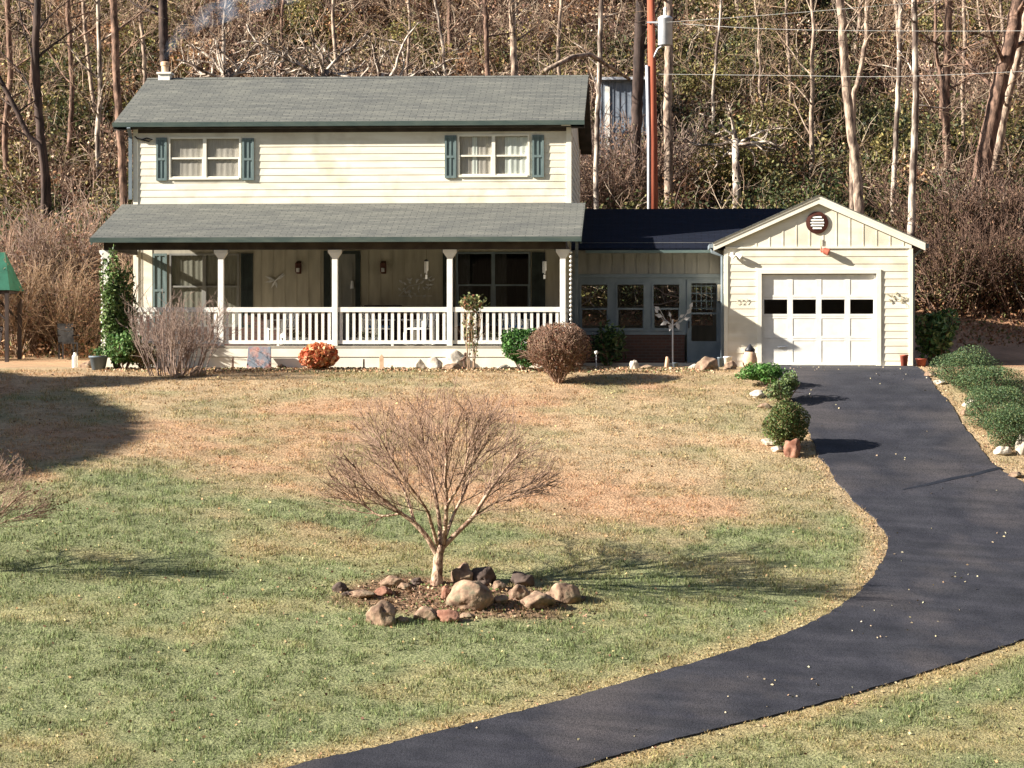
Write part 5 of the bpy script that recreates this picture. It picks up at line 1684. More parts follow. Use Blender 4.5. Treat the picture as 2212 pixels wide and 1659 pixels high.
# white post left
b_ = at(162, 58.4); mb = MB(); mb.tube([(0, 0, -0.1), (0, 0, 0.27), (0, 0, 0.30), (0, 0, 0.36)], [0.07, 0.07, 0.045, 0.03], 10)
o = mb.build('short_post', M['white'], None); o.location = b_; tag(o, 'short white post at the foot of the brush left of the porch', 'post')
rock(186, 795, 30, 16, 'tan stone between the short white post and the blue grey tub', 'rock', 71)

# strings of white beads at the porch corners
for (px, y0_, y1_, Y_, lab) in ((221, 548, 745, YB - 0.16, 'string of round white beads hanging at the left corner of the porch'), (1233, 545, 728, YB - 0.1, 'string of white beads hanging at the right corner of the porch')):
    root = empty('bead_string', P(px, y1_, Y_)); tag(root, lab, 'bead string', 'bead strings at the porch corners')
    mb = MB(); n = int((y1_ - y0_) / 9.6); zt = px_z(y0_, px_x(px, Y_), Y_) - root.location.z
    for k in range(n + 1): mb.ball((0, 0, zt * k / n), 0.034, 8, 5)
    mb.build('beads', M['white'], root, True)
    mb = MB(); mb.tube([(0, 0, 0), (0, 0, zt + 0.22)], 0.005, 4); mb.build('cord', M['white'], root)

# wall ornaments on the porch wall
def metal_spray(px, py, w_, h_, nleaf, label, seed, bird=False):
    o0 = P(px, py, Yw - 0.05); g = random.Random(seed); mb = MB()
    if bird:   # dragonfly: long body and four wings
        mb.tube([(-0.05, 0, -0.12), (0, 0, 0), (0.20, 0, 0.18)], [0.012, 0.022, 0.012], 6)
        for (a_, L) in ((2.75, .30), (3.3, .28), (4.2, .22), (4.9, .2), (0.55, .3)):
            pts = [(0, 0), (L * .5, .03), (L, 0), (L * .5, -.03)]; ca, sa = math.cos(a_), math.sin(a_)
            mb.prism([(u * ca - v * sa, 0, u * sa + v * ca) for u, v in pts], (0, 0.008, 0))
    else:
        for k in range(nleaf):
            x_ = g.uniform(-w_ / 2, w_ / 2); z_ = g.uniform(-h_ / 2, h_ / 2) * (1 - 0.5 * abs(x_) / w_)
            a_ = g.uniform(0, 6.28); L = g.uniform(0.08, 0.15); ca, sa = math.cos(a_), math.sin(a_)
            pts = [(0, 0), (L * .45, L * .22), (L, 0), (L * .45, -L * .22)]
            mb.prism([(x_ + u * ca - v * sa, g.uniform(-0.02, 0.02), z_ + u * sa + v * ca) for u, v in pts], (0, 0.008, 0))
        mb.tube([(-w_ / 2, 0.01, -h_ / 2), (-w_ * .2, 0.01, 0), (w_ * .1, 0.01, h_ * .1), (w_ / 2, 0.01, h_ / 2)], 0.01, 4)
        mb.tube([(-w_ / 2, 0.01, -h_ / 2), (w_ / 2, 0.01, -h_ / 2)], 0.01, 4)
    o = mb.build('wall_ornament', M['pewter'], None); o.location = o0
    tag(o, label, 'wall ornament')


metal_spray(595, 606, 0.6, 0.3, 0, 'pale dragonfly ornament on the porch wall left of the left lantern', 2, True)
metal_spray(897, 618, 0.85, 0.5, 34, 'wide grey metal leaf spray on the porch wall right of the front door', 3)
o0 = P(1941, 646, Yg - 0.035)
g = random.Random(6); mb = MB()
for k in range(12):
    x_ = g.uniform(-0.2, 0.2); z_ = -x_ * 0.25 + g.uniform(-0.13, 0.13); a_ = g.uniform(0, 6.28); L = g.uniform(0.06, 0.11); ca, sa = math.cos(a_), math.sin(a_)
    mb.prism([(x_ + u * ca - v * sa, 0, z_ + u * sa + v * ca) for u, v in [(0, 0), (L * .45, L * .25), (L, 0), (L * .45, -L * .25)]], (0, 0.012, 0))
mb.tube([(-0.2, 0, 0.08), (0, 0, 0), (0.17, 0, -0.12), (0.2, 0, -0.2)], 0.008, 4)
o = mb.build('wall_ornament', noisy('weathered_brass', (0.46, 0.41, 0.28), (0.58, 0.52, 0.38), 5, 0.6), None); o.location = o0; tag(o, 'weathered metal leaf spray on the siding right of the garage door', 'wall ornament')


def chime(px, py, Y, label, mat):
    p0 = P(px, py, Y); root = empty('wind_chime', p0); tag(root, label, 'wind chime', 'wind chimes under the porch roof')
    top = 2.35 - p0.z + 0.0
    mb = MB(); mb.tube([(0, 0, 0.1), (0, 0, top)], 0.004, 4); mb.lathe([(0.05, 0.09), (0.055, 0.11), (0.02, 0.13)], (0, 0, 0), 10); mb.build('hanger', M['iron'], root)
    mb = MB()
    for k in range(5):
        a_ = 2 * math.pi * k / 5; mb.tube([(0.038 * math.cos(a_), 0.038 * math.sin(a_), 0.08), (0.038 * math.cos(a_), 0.038 * math.sin(a_), -0.14 - 0.02 * k)], 0.011, 6)
    mb.build('tubes', M[mat], root)
    mb = MB(); mb.tube([(0, 0, 0.08), (0, 0, -0.24)], 0.003, 4); mb.box(-0.025, 0.025, -0.004, 0.004, -0.34, -0.24); mb.build('sail', M['white'], root)


chime(921, 572, YB + 0.25, 'white wind chime hanging between the second and third porch posts', 'white')
chime(1176, 572, YB + 0.25, 'white wind chime hanging near the right corner post of the porch', 'white')


# porch furniture
def rocker(px, Y, rz_, mat, label, cush=None):
    X = px_x(px, Y); root = empty('porch_chair', (X, Y, 0.0), rz_); tag(root, label, 'chair', 'chairs on the porch')
    mb = MB(); mb.box(-0.26, 0.26, -0.25, 0.25, 0.40, 0.44); mb.build('seat', M[mat], root)
    for sx_ in (-1, 1):
        mb = MB(); mb.box(sx_ * 0.27 - 0.025, sx_ * 0.27 + 0.025, -0.24, -0.19, 0.04, 0.62); mb.build('leg', M[mat], root)
        mb = MB(); mb.box(sx_ * 0.27 - 0.025, sx_ * 0.27 + 0.025, 0.20, 0.25, 0.04, 0.62); mb.build('leg', M[mat], root)
        mb = MB(); mb.box(sx_ * 0.28 - 0.045, sx_ * 0.28 + 0.045, -0.30, 0.27, 0.622, 0.65); mb.build('armrest', M[mat], root)
        mb = MB()
        pts = [Vector((sx_ * 0.27, -0.42 + 0.9 * k / 8, 0.012 + 0.10 * ((k - 4) / 4) ** 2)) for k in range(9)]
        mb.tube(pts, 0.018, 4); mb.build('rocker', M[mat], root)
    mb = MB()
    for k in range(6):
        x_ = -0.22 + k * 0.088; mb.prism([(x_ - 0.025, 0.24, 0.46), (x_ + 0.025, 0.24, 0.46), (x_ + 0.025, 0.36, 0.86), (x_ - 0.025, 0.36, 0.86)], (0, 0.02, 0))
    mb.prism([(-0.27, 0.35, 0.862), (0.27, 0.35, 0.862), (0.27, 0.37, 0.92), (-0.27, 0.37, 0.92)], (0, 0.03, 0))
    mb.build('backrest', M[mat], root)
    if cush:
        mb = MB(); mb.box(-0.22, 0.22, -0.23, 0.22, 0.442, 0.50); mb.build('cushion', M[cush], root, bevel=0.02)
    return root


rocker(815, 59.6, 0.9, 'white', 'white rocking chair with a blue cushion behind the porch rail, right of the second post', 'blue')
rocker(905, 59.2, -0.5, 'white', 'white rocking chair behind the porch rail, left of the third post')
rocker(1110, 59.4, 0.4, 'white', 'white rocking chair with a blue cushion near the right end of the porch', 'blue')
rocker(610, 59.5, -0.7, 'white', 'white rocking chair behind the rail in front of the dragonfly', )
mb = MB(); X_ = px_x(828, 60.9)
root = empty('side_table', (X_, 60.9, 0)); tag(root, 'dark wooden cabinet standing against the porch wall right of the door', 'cabinet')
mb = MB(); mb.box(-0.46, 0.46, -0.2, 0.2, 0.98, 1.02); mb.build('top', M['wood_d'], root)
mb = MB(); mb.box(-0.42, 0.42, -0.18, 0.18, 0.08, 0.979); mb.build('cabinet_body', M['wood_d'], root, bevel=0.01)
for sx_ in (-1, 1):
    for sy_ in (-1, 1):
        mb = MB(); mb.box(sx_ * 0.39 - 0.03, sx_ * 0.39 + 0.03, sy_ * 0.15 - 0.03, sy_ * 0.15 + 0.03, 0.0, 0.079); mb.build('leg', M['wood_d'], root)
for i, (px, lab) in enumerate([(640, 'white trough planter on the porch floor left of the second post'), (790, 'white trough planter on the porch floor below the blue cushioned rocker'), (1060, 'white trough planter on the porch floor right of the third post')]):
    X = px_x(px, 58.5); root = empty('planter', (X, 58.5, 0)); tag(root, lab, 'planter', 'trough planters along the porch rail')
    mb = MB(); mb.add([(-0.30, -0.08, 0), (0.30, -0.08, 0), (0.30, 0.08, 0), (-0.30, 0.08, 0), (-0.36, -0.11, 0.2), (0.36, -0.11, 0.2), (0.36, 0.11, 0.2), (-0.36, 0.11, 0.2)],
                      [(0, 3, 2, 1), (4, 5, 6, 7), (0, 1, 5, 4), (1, 2, 6, 5), (2, 3, 7, 6), (3, 0, 4, 7)]); mb.build('trough', M['white'], root)
    g = np.random.default_rng(60 + i); p = blob_pts(260, 0.34, 0.12, 0.10, g, 0.8, 0.4, 1, 8); p[:, 2] += 0.26
    leaf_mesh('plants', p, 0.06, pal(260, [(0.35, 0.32, 0.22), (0.18, 0.22, 0.09), (0.5, 0.42, 0.33)], g), M['leaf'], root, 0.6, 4)

# ------------------------------------------------------------------ garden swing with green roof, left edge
sw = at(-62, 65.4)
root = empty('garden_swing', sw); tag(root, 'dark wooden swing frame with a steep green roof at the left edge', 'garden swing')
kk = ppm(sw.x, sw.y)
hw = 100 / kk; zr_ = px_z(545, sw.x, sw.y) - sw.z; ze = px_z(628, sw.x, sw.y) - sw.z; hr = 74 / kk
V = [(-hw, -0.75, ze), (hw, -0.75, ze), (hw, 0.75, ze), (-hw, 0.75, ze), (-hr, 0, zr_), (hr, 0, zr_)]
mb = MB(); mb.add(V, [(0, 1, 5, 4), (1, 2, 5), (2, 3, 4, 5), (3, 0, 4), (0, 3, 2, 1)]); mb.build('roof', M['canvas'], root)
mb = MB(); mb.box(-hw + 0.02, hw - 0.02, -0.70, -0.62, ze - 0.09, ze - 0.003); mb.box(-hw + 0.02, hw - 0.02, 0.62, 0.70, ze - 0.09, ze - 0.003); mb.box(hw - 0.16, hw - 0.08, -0.61, 0.61, ze - 0.09, ze - 0.003); mb.build('beam', M['wood_d'], root)
for sx_ in (-1, 1):
    for sy_ in (-1, 1):
        mb = MB(); x_ = sx_ * (hw - 0.10); mb.box(x_ - 0.05, x_ + 0.05, sy_ * 0.66 - 0.05, sy_ * 0.66 + 0.05, -0.1, ze - 0.092)
        mb.build('post', M['wood_d'], root)
        mb = MB(); mb.tube([(x_ - sx_ * 0.05, sy_ * 0.66, ze - 0.78), (x_ - sx_ * 0.75, sy_ * 0.66, ze - 0.10)], 0.035, 4); mb.build('brace', M['wood_d'], root)
mb = MB(); mb.box(-0.8, 0.75, -0.25, 0.25, 0.42, 0.47); mb.prism([(-0.8, 0.25, 0.5), (0.75, 0.25, 0.5), (0.75, 0.45, 0.95), (-0.8, 0.45, 0.95)], (0, 0.03, 0)); mb.build('bench', M['wood_d'], root)
mb = MB()
for x_ in (-0.8, 0.75): mb.tube([(x_, 0, 0.45), (x_, 0, ze)], 0.012, 4)
mb.build('chain', M['iron'], root)
# dark garden chair behind
b_ = at(147, 66.2); root = empty('garden_chair', b_, 0.5); tag(root, 'dark metal garden chair in the brush between the swing and the porch', 'chair')
mb = MB(); mb.box(-0.22, 0.22, -0.22, 0.22, 0.42, 0.46); mb.build('seat', M['iron'], root)
for sx_ in (-1, 1):
    for sy_ in (-1, 1):
        mb = MB(); mb.box(sx_ * 0.2 - 0.02, sx_ * 0.2 + 0.02, sy_ * 0.2 - 0.02, sy_ * 0.2 + 0.02, 0, 0.419); mb.build('leg', M['iron'], root)
mb = MB(); mb.prism([(-0.22, 0.2, 0.462), (0.22, 0.2, 0.462), (0.22, 0.3, 0.98), (-0.22, 0.3, 0.98)], (0, 0.02, 0)); mb.build('backrest', M['iron'], root)
mb = MB(); mb.box(-0.26, -0.2, -0.22, 0.25, 0.64, 0.67); mb.build('armrest', M['iron'], root); mb = MB(); mb.box(0.2, 0.26, -0.22, 0.25, 0.64, 0.67); mb.build('armrest', M['iron'], root)

# ------------------------------------------------------------------ utility pole
YPo = 73.5
pb_ = at(1413, YPo)
pole = empty('utility_pole', pb_); tag(pole, 'red brown utility pole with a grey transformer rising behind the breezeway roof', 'utility pole')
rel = lambda v: Vector(v) - pb_
top = P(1405, -60, YPo)
mb = MB(); mb.tube([(0, 0, -0.3), rel(P(1411, 300, YPo)), rel(top)], [0.145, 0.13, 0.11], 14); mb.build('pole_shaft', M['pole'], pole, True)
mb = MB(); mb.tube([(-0.15, -0.09, 0), rel(P(1411, 300, YPo)) + Vector((-0.135, -0.09, 0)), rel(P(1406, 142, YPo)) + Vector((-0.12, -0.09, 0))], 0.05, 8); mb.build('conduit', M['galv'], pole, True)
tc_ = rel(P(1437, 68, YPo - 0.1)); mb = MB()
mb.lathe([(0.19, -0.42), (0.215, -0.40), (0.215, 0.36), (0.225, 0.37), (0.225, 0.41), (0.14, 0.47)], tc_, 18)
tr = mb.build('transformer', M['galv'], pole, True)
mb = MB(); mb.lathe([(0.045, 0.47), (0.06, 0.52), (0.04, 0.56), (0.06, 0.60), (0.04, 0.64), (0.06, 0.68), (0.03, 0.74)], tc_ + Vector((0, 0, 0)), 10); mb.build('bushing', M['white'], tr, True)
mb = MB(); mb.tube([tc_ + Vector((-0.2, 0, 0.2)), tc_ + Vector((-0.38, 0.1, 0.22))], 0.03, 5); mb.tube([tc_ + Vector((-0.05, 0, -0.42)), tc_ + Vector((-0.22, 0, -0.52)), tc_ + Vector((-0.36, 0.02, -0.8))], 0.03, 6); mb.build('mount', M['galv'], pole)
mb = MB(); mb.box(tc_.x - 0.55, tc_.x - 0.2, -0.16, -0.12, tc_.z + 0.25, tc_.z + 0.30); mb.build('crossarm', M['galv'], pole)


def wire(pp, name, label, Y0=YPo, Y1=YPo, r=0.0075):
    pts = [P(x, y, Y0 + (Y1 - Y0) * i / (len(pp) - 1)) for i, (x, y) in enumerate(pp)]
    q = spline(pts, 8); mb = MB(); mb.tube(q, r, 4); o = mb.build(name, M['wire'], None); tag(o, label, 'power line', 'power lines running right from the pole')


wire([(1412, 50), (1700, 29), (1975, 6), (2290, -22)], 'power_line', 'uppermost power line running right from the transformer', YPo - 0.2, 70)
wire([(1450, 50), (1680, 63), (2000, 67), (2290, 66)], 'power_line', 'second power line from the top running right behind the trees', YPo, 69.5)
wire([(1412, 160), (1700, 163), (1950, 165), (2290, 150)], 'power_line', 'lowest power line crossing the woods above the garage', YPo, 69.5)

# ------------------------------------------------------------------ weathered shed in the trees
YS = 82.0
sx0, sx1 = px_x(1292, YS), px_x(1408, YS)
zs1 = px_z(168, sx0, YS); zs0 = min(Hs(sx0, YS), Hs(sx1, YS)) - 0.5
root = empty('shed', ((sx0 + sx1) / 2, YS + 1.2, zs0)); tag(root, 'blue grey weathered shed half hidden by trees behind the right end of the main roof', 'shed')
c_ = root.location; mb = MB(); mb.box(sx0 - c_.x, sx1 - c_.x, YS - c_.y, YS + 2.4 - c_.y, 0, zs1 - c_.z - 0.1)
x = sx0 + 0.1
while x < sx1:
    mb.box(x - 0.02 - c_.x, x + 0.02 - c_.x, YS - 0.02 - c_.y, YS - 0.001 - c_.y, 0, zs1 - c_.z - 0.15); x += 0.2
mb.build('wall', M['shed'], root)
mb = MB(); mb.box(sx0 - 0.1 - c_.x, sx1 + 0.1 - c_.x, YS - 0.25 - c_.y, YS + 2.6 - c_.y, zs1 - c_.z - 0.09, zs1 - c_.z); mb.build('roof', M['galv'], root)
xw_ = px_x(1312, YS) - c_.x; mb = MB(); mb.box(xw_ - 0.08, xw_ + 0.08, YS - 0.05 - c_.y, YS - 0.022 - c_.y, 0, zs1 - c_.z - 0.3); mb.build('corner_board', M['white'], root)

# ------------------------------------------------------------------ woods: trees one can tell apart
def trunk_tree(name, pp, r0, r1, Y, mat, label, seed, limbs=9, limb_len=3.0, low=0.45, group='bare trees on the wooded hillside', twig='twigt', wig=0.16, extra=6.0, kids=6, lift=0.15):
    """trunk through photo points (bottom to top) at depth Y, then on upwards"""
    g = random.Random(seed)
    pts = [P(x, y, Y) for x, y in pp]
    bz_ = Hs(pts[0].x, Y)
    base = Vector((pts[0].x, Y, min(bz_, pts[0].z) - 0.2))
    if bz_ < pts[0].z - 0.3: base = Vector((pts[0].x, Y, bz_ - 0.2))
    root = empty(name, (base.x, base.y, base.z + 0.2)); tag(root, label, 'tree', group)
    full = ([base] if base.z < pts[0].z - 0.3 else []) + pts
    if full[0] is pts[0]: full[0] = base
    dd = (full[-1] - full[-2]).normalized()
    full.append(full[-1] + dd * extra * 0.5 + Vector((g.uniform(-.3, .3), g.uniform(-.3, .3), 0))); full.append(full[-1] + Vector((g.uniform(-.4, .4), g.uniform(-.4, .4), extra * 0.5)))
    q = [p - root.location for p in spline(full, 7)]
    for k in range(1, len(q)): q[k] = q[k] + Vector((g.uniform(-1, 1), g.uniform(-1, 1), 0)) * 0.02
    n = len(q); kvis = 1 - 14 / n
    rr = []
    for k in range(n):
        t = k / (n - 1)
        rr.append((r0 + (r1 - r0) * min(1, t / kvis)) if t < kvis else r1 * (1 - 0.8 * (t - kvis) / (1 - kvis)))
    rr[0] *= 1.4
    mb = MB(); mb.tube(q, rr, 9); mb.build('trunk', M[mat], root, True)
    segs = []
    for j in range(limbs):
        t = low + (0.97 - low) * (j + g.random()) / limbs
        k = min(n - 2, int(t * (n - 1))); a_ = g.uniform(0, 6.28)
        nd = Vector((math.cos(a_), math.sin(a_) * 0.8, g.uniform(0.2, 0.9))).normalized()
        grow(segs, q[k], nd, limb_len * g.uniform(0.6, 1.2) * (1.2 - 0.6 * t), rr[k] * 0.38, 0,
             [dict(n=7, wig=wig, up=0.02, kids=kids, kl=0.5, ang=(25, 60), start=0.25, kr=0.55, rmin=0.01, lift=lift, taper=0.3),
              dict(n=5, wig=wig, kids=4, kl=0.5, ang=(25, 60), start=0.2, kr=0.6, rmin=0.008), dict(n=4, wig=wig * 1.2, taper=0.5)], g)
    crown_mesh(segs, 0.018, M[mat], M[twig], root)
    return root


def rad(px, Y): return px / (F / Y) / 1.0


T = [
    ([(102, 430), (88, 290), (76, 130), (80, -10)], 11, 8, 76, 'bark_d', 'dark forked tree near the left edge, its trunk blackish', 12, 3.6, 0.4),
    ([(268, 450), (260, 300), (251, 130), (244, -10)], 9, 8, 73, 'bark_m', 'straight red brown tree just left of the main roof', 8, 2.6, 0.5),
    ([(362, 240), (355, 120), (352, 50), (349, -20)], 11, 10, 77, 'bark_d', 'thick dark tree directly behind the chimney', 6, 3.0, 0.5),
    ([(480, 260), (483, 140), (484, 60), (492, -20)], 5, 4, 79, 'bark_g', 'slim pale blotched tree right of the chimney smoke', 12, 3.2, 0.3),
    ([(318, 260), (312, 150), (306, 60), (302, -20)], 5, 4, 80, 'bark_l', 'slim pale tree between the red brown tree and the chimney', 10, 2.4, 0.35),
    ([(148, 330), (155, 200), (150, 80), (146, -20)], 6, 5, 82, 'bark_m', 'brown tree between the dark forked tree and the red brown one', 10, 2.6, 0.35),
    ([(1054, 260), (1052, 130), (1050, 50), (1046, -20)], 6, 5, 80, 'bark_m', 'brown tree above the right half of the main roof', 10, 2.6, 0.4),
    ([(1116, 260), (1110, 130), (1106, 50), (1102, -20)], 8, 7, 82, 'bark_l', 'tan tree right of the brown one above the main roof', 9, 2.4, 0.4),
    ([(870, 250), (878, 150), (885, 60), (880, -20)], 4, 3, 84, 'bark_l', 'thin tan tree above the middle of the main roof', 12, 2.4, 0.3),
    ([(965, 250), (960, 140), (950, 60), (935, -20)], 4, 3, 82, 'bark_g', 'thin blotched tree leaning left above the main roof', 12, 2.4, 0.3),
    ([(1212, 250), (1206, 140), (1208, 60), (1216, -20)], 5, 4, 85, 'bark_l', 'slim tan tree above the right end of the main roof', 12, 2.4, 0.3),
    ([(1288, 330), (1292, 220), (1296, 110), (1300, -20)], 6, 5, 76, 'bark_g', 'grey blotched tree against the right end of the main roof', 9, 2.2, 0.35),
    ([(1372, 330), (1376, 240), (1380, 130), (1386, -20)], 13, 12, 78, 'bark_d', 'thick blackish tree left of the utility pole', 8, 2.6, 0.5),
    ([(1444, 330), (1442, 230), (1445, 120), (1442, -20)], 10, 9, 77, 'bark_l', 'straight tan tree right behind the utility pole', 6, 2.2, 0.55),
    ([(1856, 470), (1846, 340), (1830, 200), (1814, -20)], 12, 9, 72, 'bark_l', 'tall straight grey brown tree above the garage gable, leaning slightly left', 5, 2.4, 0.6),
    ([(1842, 250), (1852, 180), (1870, 90), (1876, -20)], 6, 5, 73, 'bark_l', 'orange tan tree leaning right behind the tall one above the gable', 8, 2.2, 0.45),
    ([(1968, 510), (1972, 380), (1978, 230), (1978, 100), (1974, -20)], 9, 6, 71, 'bark_g', 'pale forked tree above the right slope of the garage roof', 9, 2.6, 0.4),
    ([(1930, 420), (1936, 290), (1942, 150), (1944, -20)], 6, 5, 75, 'bark_g', 'slim pale tree left of the pale forked one', 9, 2.2, 0.4),
    ([(2046, 350), (2044, 240), (2046, 120), (2052, -20)], 9, 8, 80, 'bark_m', 'grey brown tree between the pale forked tree and the leaning giant', 10, 2.4, 0.4),
    ([(2104, 470), (2118, 390), (2140, 270), (2162, 170), (2186, 80), (2205, -20)], 21, 15, 76, 'bark_m', 'thickest tree, dark and leaning right at the right edge', 8, 3.0, 0.45),
    ([(2140, 400), (2158, 310), (2180, 200), (2206, 90), (2225, -10)], 10, 8, 78, 'bark_l', 'lighter tree leaning right just behind the thickest tree', 8, 2.4, 0.4),
    ([(2082, 320), (2080, 200), (2084, 100), (2080, -20)], 5, 4, 84, 'bark_l', 'thin tan tree left of the thickest tree', 10, 2.2, 0.35),
    ([(1700, 300), (1708, 200), (1702, 90), (1696, -20)], 4, 3, 84, 'bark_l', 'thin tree above the breezeway, left of the gable', 12, 2.4, 0.3),
    ([(1545, 330), (1540, 220), (1548, 110), (1560, -20)], 4, 3, 82, 'bark_g', 'thin pale crooked tree right of the transformer', 12, 2.4, 0.3),
    ([(20, 430), (10, 300), (22, 150), (16, -20)], 7, 6, 79, 'bark_m', 'brown tree at the left edge of the woods', 12, 2.8, 0.35),
    ([(92, 350), (60, 290), (20, 210), (-10, 150)], 7, 5, 75.5, 'bark_d', 'dark limb like tree leaning left across the left edge', 10, 2.4, 0.3),
    ([(215, 380), (205, 250), (190, 120), (178, -20)], 5, 4, 84, 'bark_l', 'slim pale tree halfway between the left edge and the main roof', 12, 2.6, 0.35),
]
for i, (pp, a_, b__, Y_, mt, lab, nl, ll, lw) in enumerate(T):
    trunk_tree('bare_tree', pp, rad(a_, Y_), rad(b__, Y_), Y_, mt, lab, 100 + i, nl, ll, lw)

# gnarled pale dead trees just above the ridge
def gnarled(px, py, Y, h, label, seed, lean=0.0):
    g = random.Random(seed); b_ = P(px, py, Y); b_.z = Hs(b_.x, Y)
    root = empty('gnarled_tree', b_); tag(root, label, 'tree', 'gnarled pale trees behind the main roof')
    segs = []; H0 = P(px, py, Y).z - b_.z
    mb = MB(); mb.tube([(0, 0, -0.2), (0.1, 0, H0 * 0.5), (0.05 + lean, 0, H0)], [0.16, 0.13, 0.11], 8); mb.build('trunk', M['bark_g'], root, True)
    for k in range(8):
        a_ = -0.5 + 4.1 * k / 7
        nd = Vector((math.cos(a_), g.uniform(-.4, .4), max(0.05, math.sin(a_)) * 0.8)).normalized()
        grow(segs, Vector((0.05 + lean, 0, H0 * g.uniform(0.85, 1.0))), nd, h * g.uniform(0.8, 1.4), 0.065, 0,
             [dict(n=9, wig=0.33, kids=6, kl=0.5, ang=(30, 80), start=0.2, kr=0.65, rmin=0.016, lift=0.1, taper=0.35), dict(n=6, wig=0.4, kids=4, kl=0.5, ang=(30, 80), kr=0.7, rmin=0.012), dict(n=4, wig=0.4, taper=0.5)], g)
    crown_mesh(segs, 0.013, M['bark_g'], M['twigt'], root)


gnarled(700, 150, 74.5, 2.2, 'gnarled pale tree with twisted limbs above the left half of the main roof', 4)
gnarled(490, 150, 75.5, 1.8, 'gnarled pale tree with twisted limbs between the chimney and the middle of the roof', 9)
gnarled(600, 158, 76.5, 1.9, 'gnarled pale tree low behind the ridge, between the other two gnarled ones', 21)
gnarled(820, 158, 77.5, 2.0, 'gnarled pale tree above the middle of the main roof', 23)
gnarled(1585, 300, 77, 1.3, 'gnarled pale tree in the undergrowth above the breezeway', 12)
# pale fallen log
p0, p1 = P(1178, 152, 73.5), P(1275, 118, 75); mb = MB(); mid = p0.lerp(p1, 0.6) + Vector((0, 0, 0.12)); c_ = Vector(p0)
mb.tube([p0 - c_, mid - c_, p1 - c_, p1 - c_ + Vector((1.2, 1.5, -0.6))], [0.07, 0.085, 0.07, 0.05], 8)
o = mb.build('broken_trunk', M['bark_l'], None, True); o.location = c_; tag(o, 'pale broken trunk propped at a slant above the right end of the main roof', 'tree trunk')

# background trees: six prototypes copied over the hillside
protos = []
for k in range(6):
    g = random.Random(300 + k)
    root = empty('slender_tree', (0, 0, -500)); tag(root, 'x', 'tree')
    h = g.uniform(9, 12); q = [Vector((0, 0, -0.3))]
    dx, dy = g.uniform(-.09, .09), g.uniform(-.05, .05)
    for j in range(1, 13): q.append(Vector((dx * h * j / 12 + g.uniform(-.08, .08), dy * h * j / 12 + g.uniform(-.08, .08), h * j / 12)))
    mb = MB(); mb.tube(spline(q, 2), [0.085 * (1 - 0.75 * j / 24) for j in range(25)], 6); mb.build('trunk', M[['bark_l', 'bark_m', 'bark_g'][k % 3]], root, True)
    segs = []
    for j in range(13):
        t = 0.16 + 0.8 * (j + g.random()) / 13; i = min(11, int(t * 12)); a_ = g.uniform(0, 6.28)
        grow(segs, q[i].lerp(q[i + 1], 0.5), Vector((math.cos(a_), math.sin(a_), g.uniform(0.3, 1.1))).normalized(), g.uniform(1.2, 2.6), 0.03, 0,
             [dict(n=6, wig=0.16, up=0.02, kids=6, kl=0.5, ang=(25, 55), kr=0.55, rmin=0.009, lift=0.15), dict(n=4, wig=0.2, kids=3, kl=0.5, rmin=0.008), dict(n=3, wig=0.2, taper=0.5)], g)
    crown_mesh(segs, 0.018, M[['bark_l', 'bark_m', 'bark_g'][k % 3]], M[['twigt', 'twigp', 'twigt'][k % 3]], root)
    protos.append(root)
regions = [(0, 245, 'left of the main roof'), (380, 860, 'above the left half of the main roof'), (860, 1270, 'above the right half of the main roof'), (1460, 1690, 'above the breezeway'), (1690, 1960, 'above the garage'), (1990, 2212, 'right of the garage')]
ordn = ['first', 'second', 'third', 'fourth', 'fifth', 'sixth', 'seventh', 'eighth', 'ninth', 'tenth', 'eleventh', 'twelfth']
g = random.Random(77); used = set()
for (a_, b__, nm) in regions:
    cnt = 3
    for j in range(cnt):
        px = a_ + (b__ - a_) * (j + g.uniform(0.1, 0.9)) / cnt; Y = g.uniform(80, 98); X = px_x(px, Y)
        pr = protos[g.randrange(6)]
        r_ = copy_tree(pr)
        r_.location = (X, Y, Hs(X, Y)); r_.rotation_euler = (0, 0, g.uniform(0, 6.28)); s_ = g.uniform(0.85, 1.25); r_.scale = (s_, s_, s_)
        r_['label'] = f'{ordn[j]} slender bare tree from the left, uphill {nm}'
        r_['group'] = 'slender trees up the wooded hillside'
for r_ in protos:
    for ch in list(r_.children): bpy.data.objects.remove(ch)
    bpy.data.objects.remove(r_)

# ------------------------------------------------------------------ brush shrubs at the foot of the woods
def brush_proto(seed, mat, h, rx, st):
    cl = [(0.27, 0.16, 0.11), (0.19, 0.11, 0.08), (0.15, 0.13, 0.065), (0.36, 0.22, 0.14)] if seed != 5 else [(0.22, 0.13, 0.07), (0.14, 0.10, 0.045), (0.13, 0.13, 0.05), (0.34, 0.20, 0.11), (0.07, 0.08, 0.03)]
    root = empty('brush_shrub', (0, 0, -500)); tag(root, 'x', 'shrub')
    segs = bare_shrub_data(h, rx, st, seed, r0=0.016, spread=1.0, kids=6, sub=5, base=0.3, up=0.02, rmin=0.008)
    seg_mesh('stems', segs, M[mat], root, 3)
    g = np.random.default_rng(seed); n = 2600; p = blob_pts(n, rx * 1.05, rx * 0.9, h * 0.5, g, 0.8, 0.4, seed, 12); p[:, 2] += h * 0.55
    leaf_mesh('leaves', p, 0.075, pal(n, cl, g), M['leaf'], root, 0.5, seed)
    return root


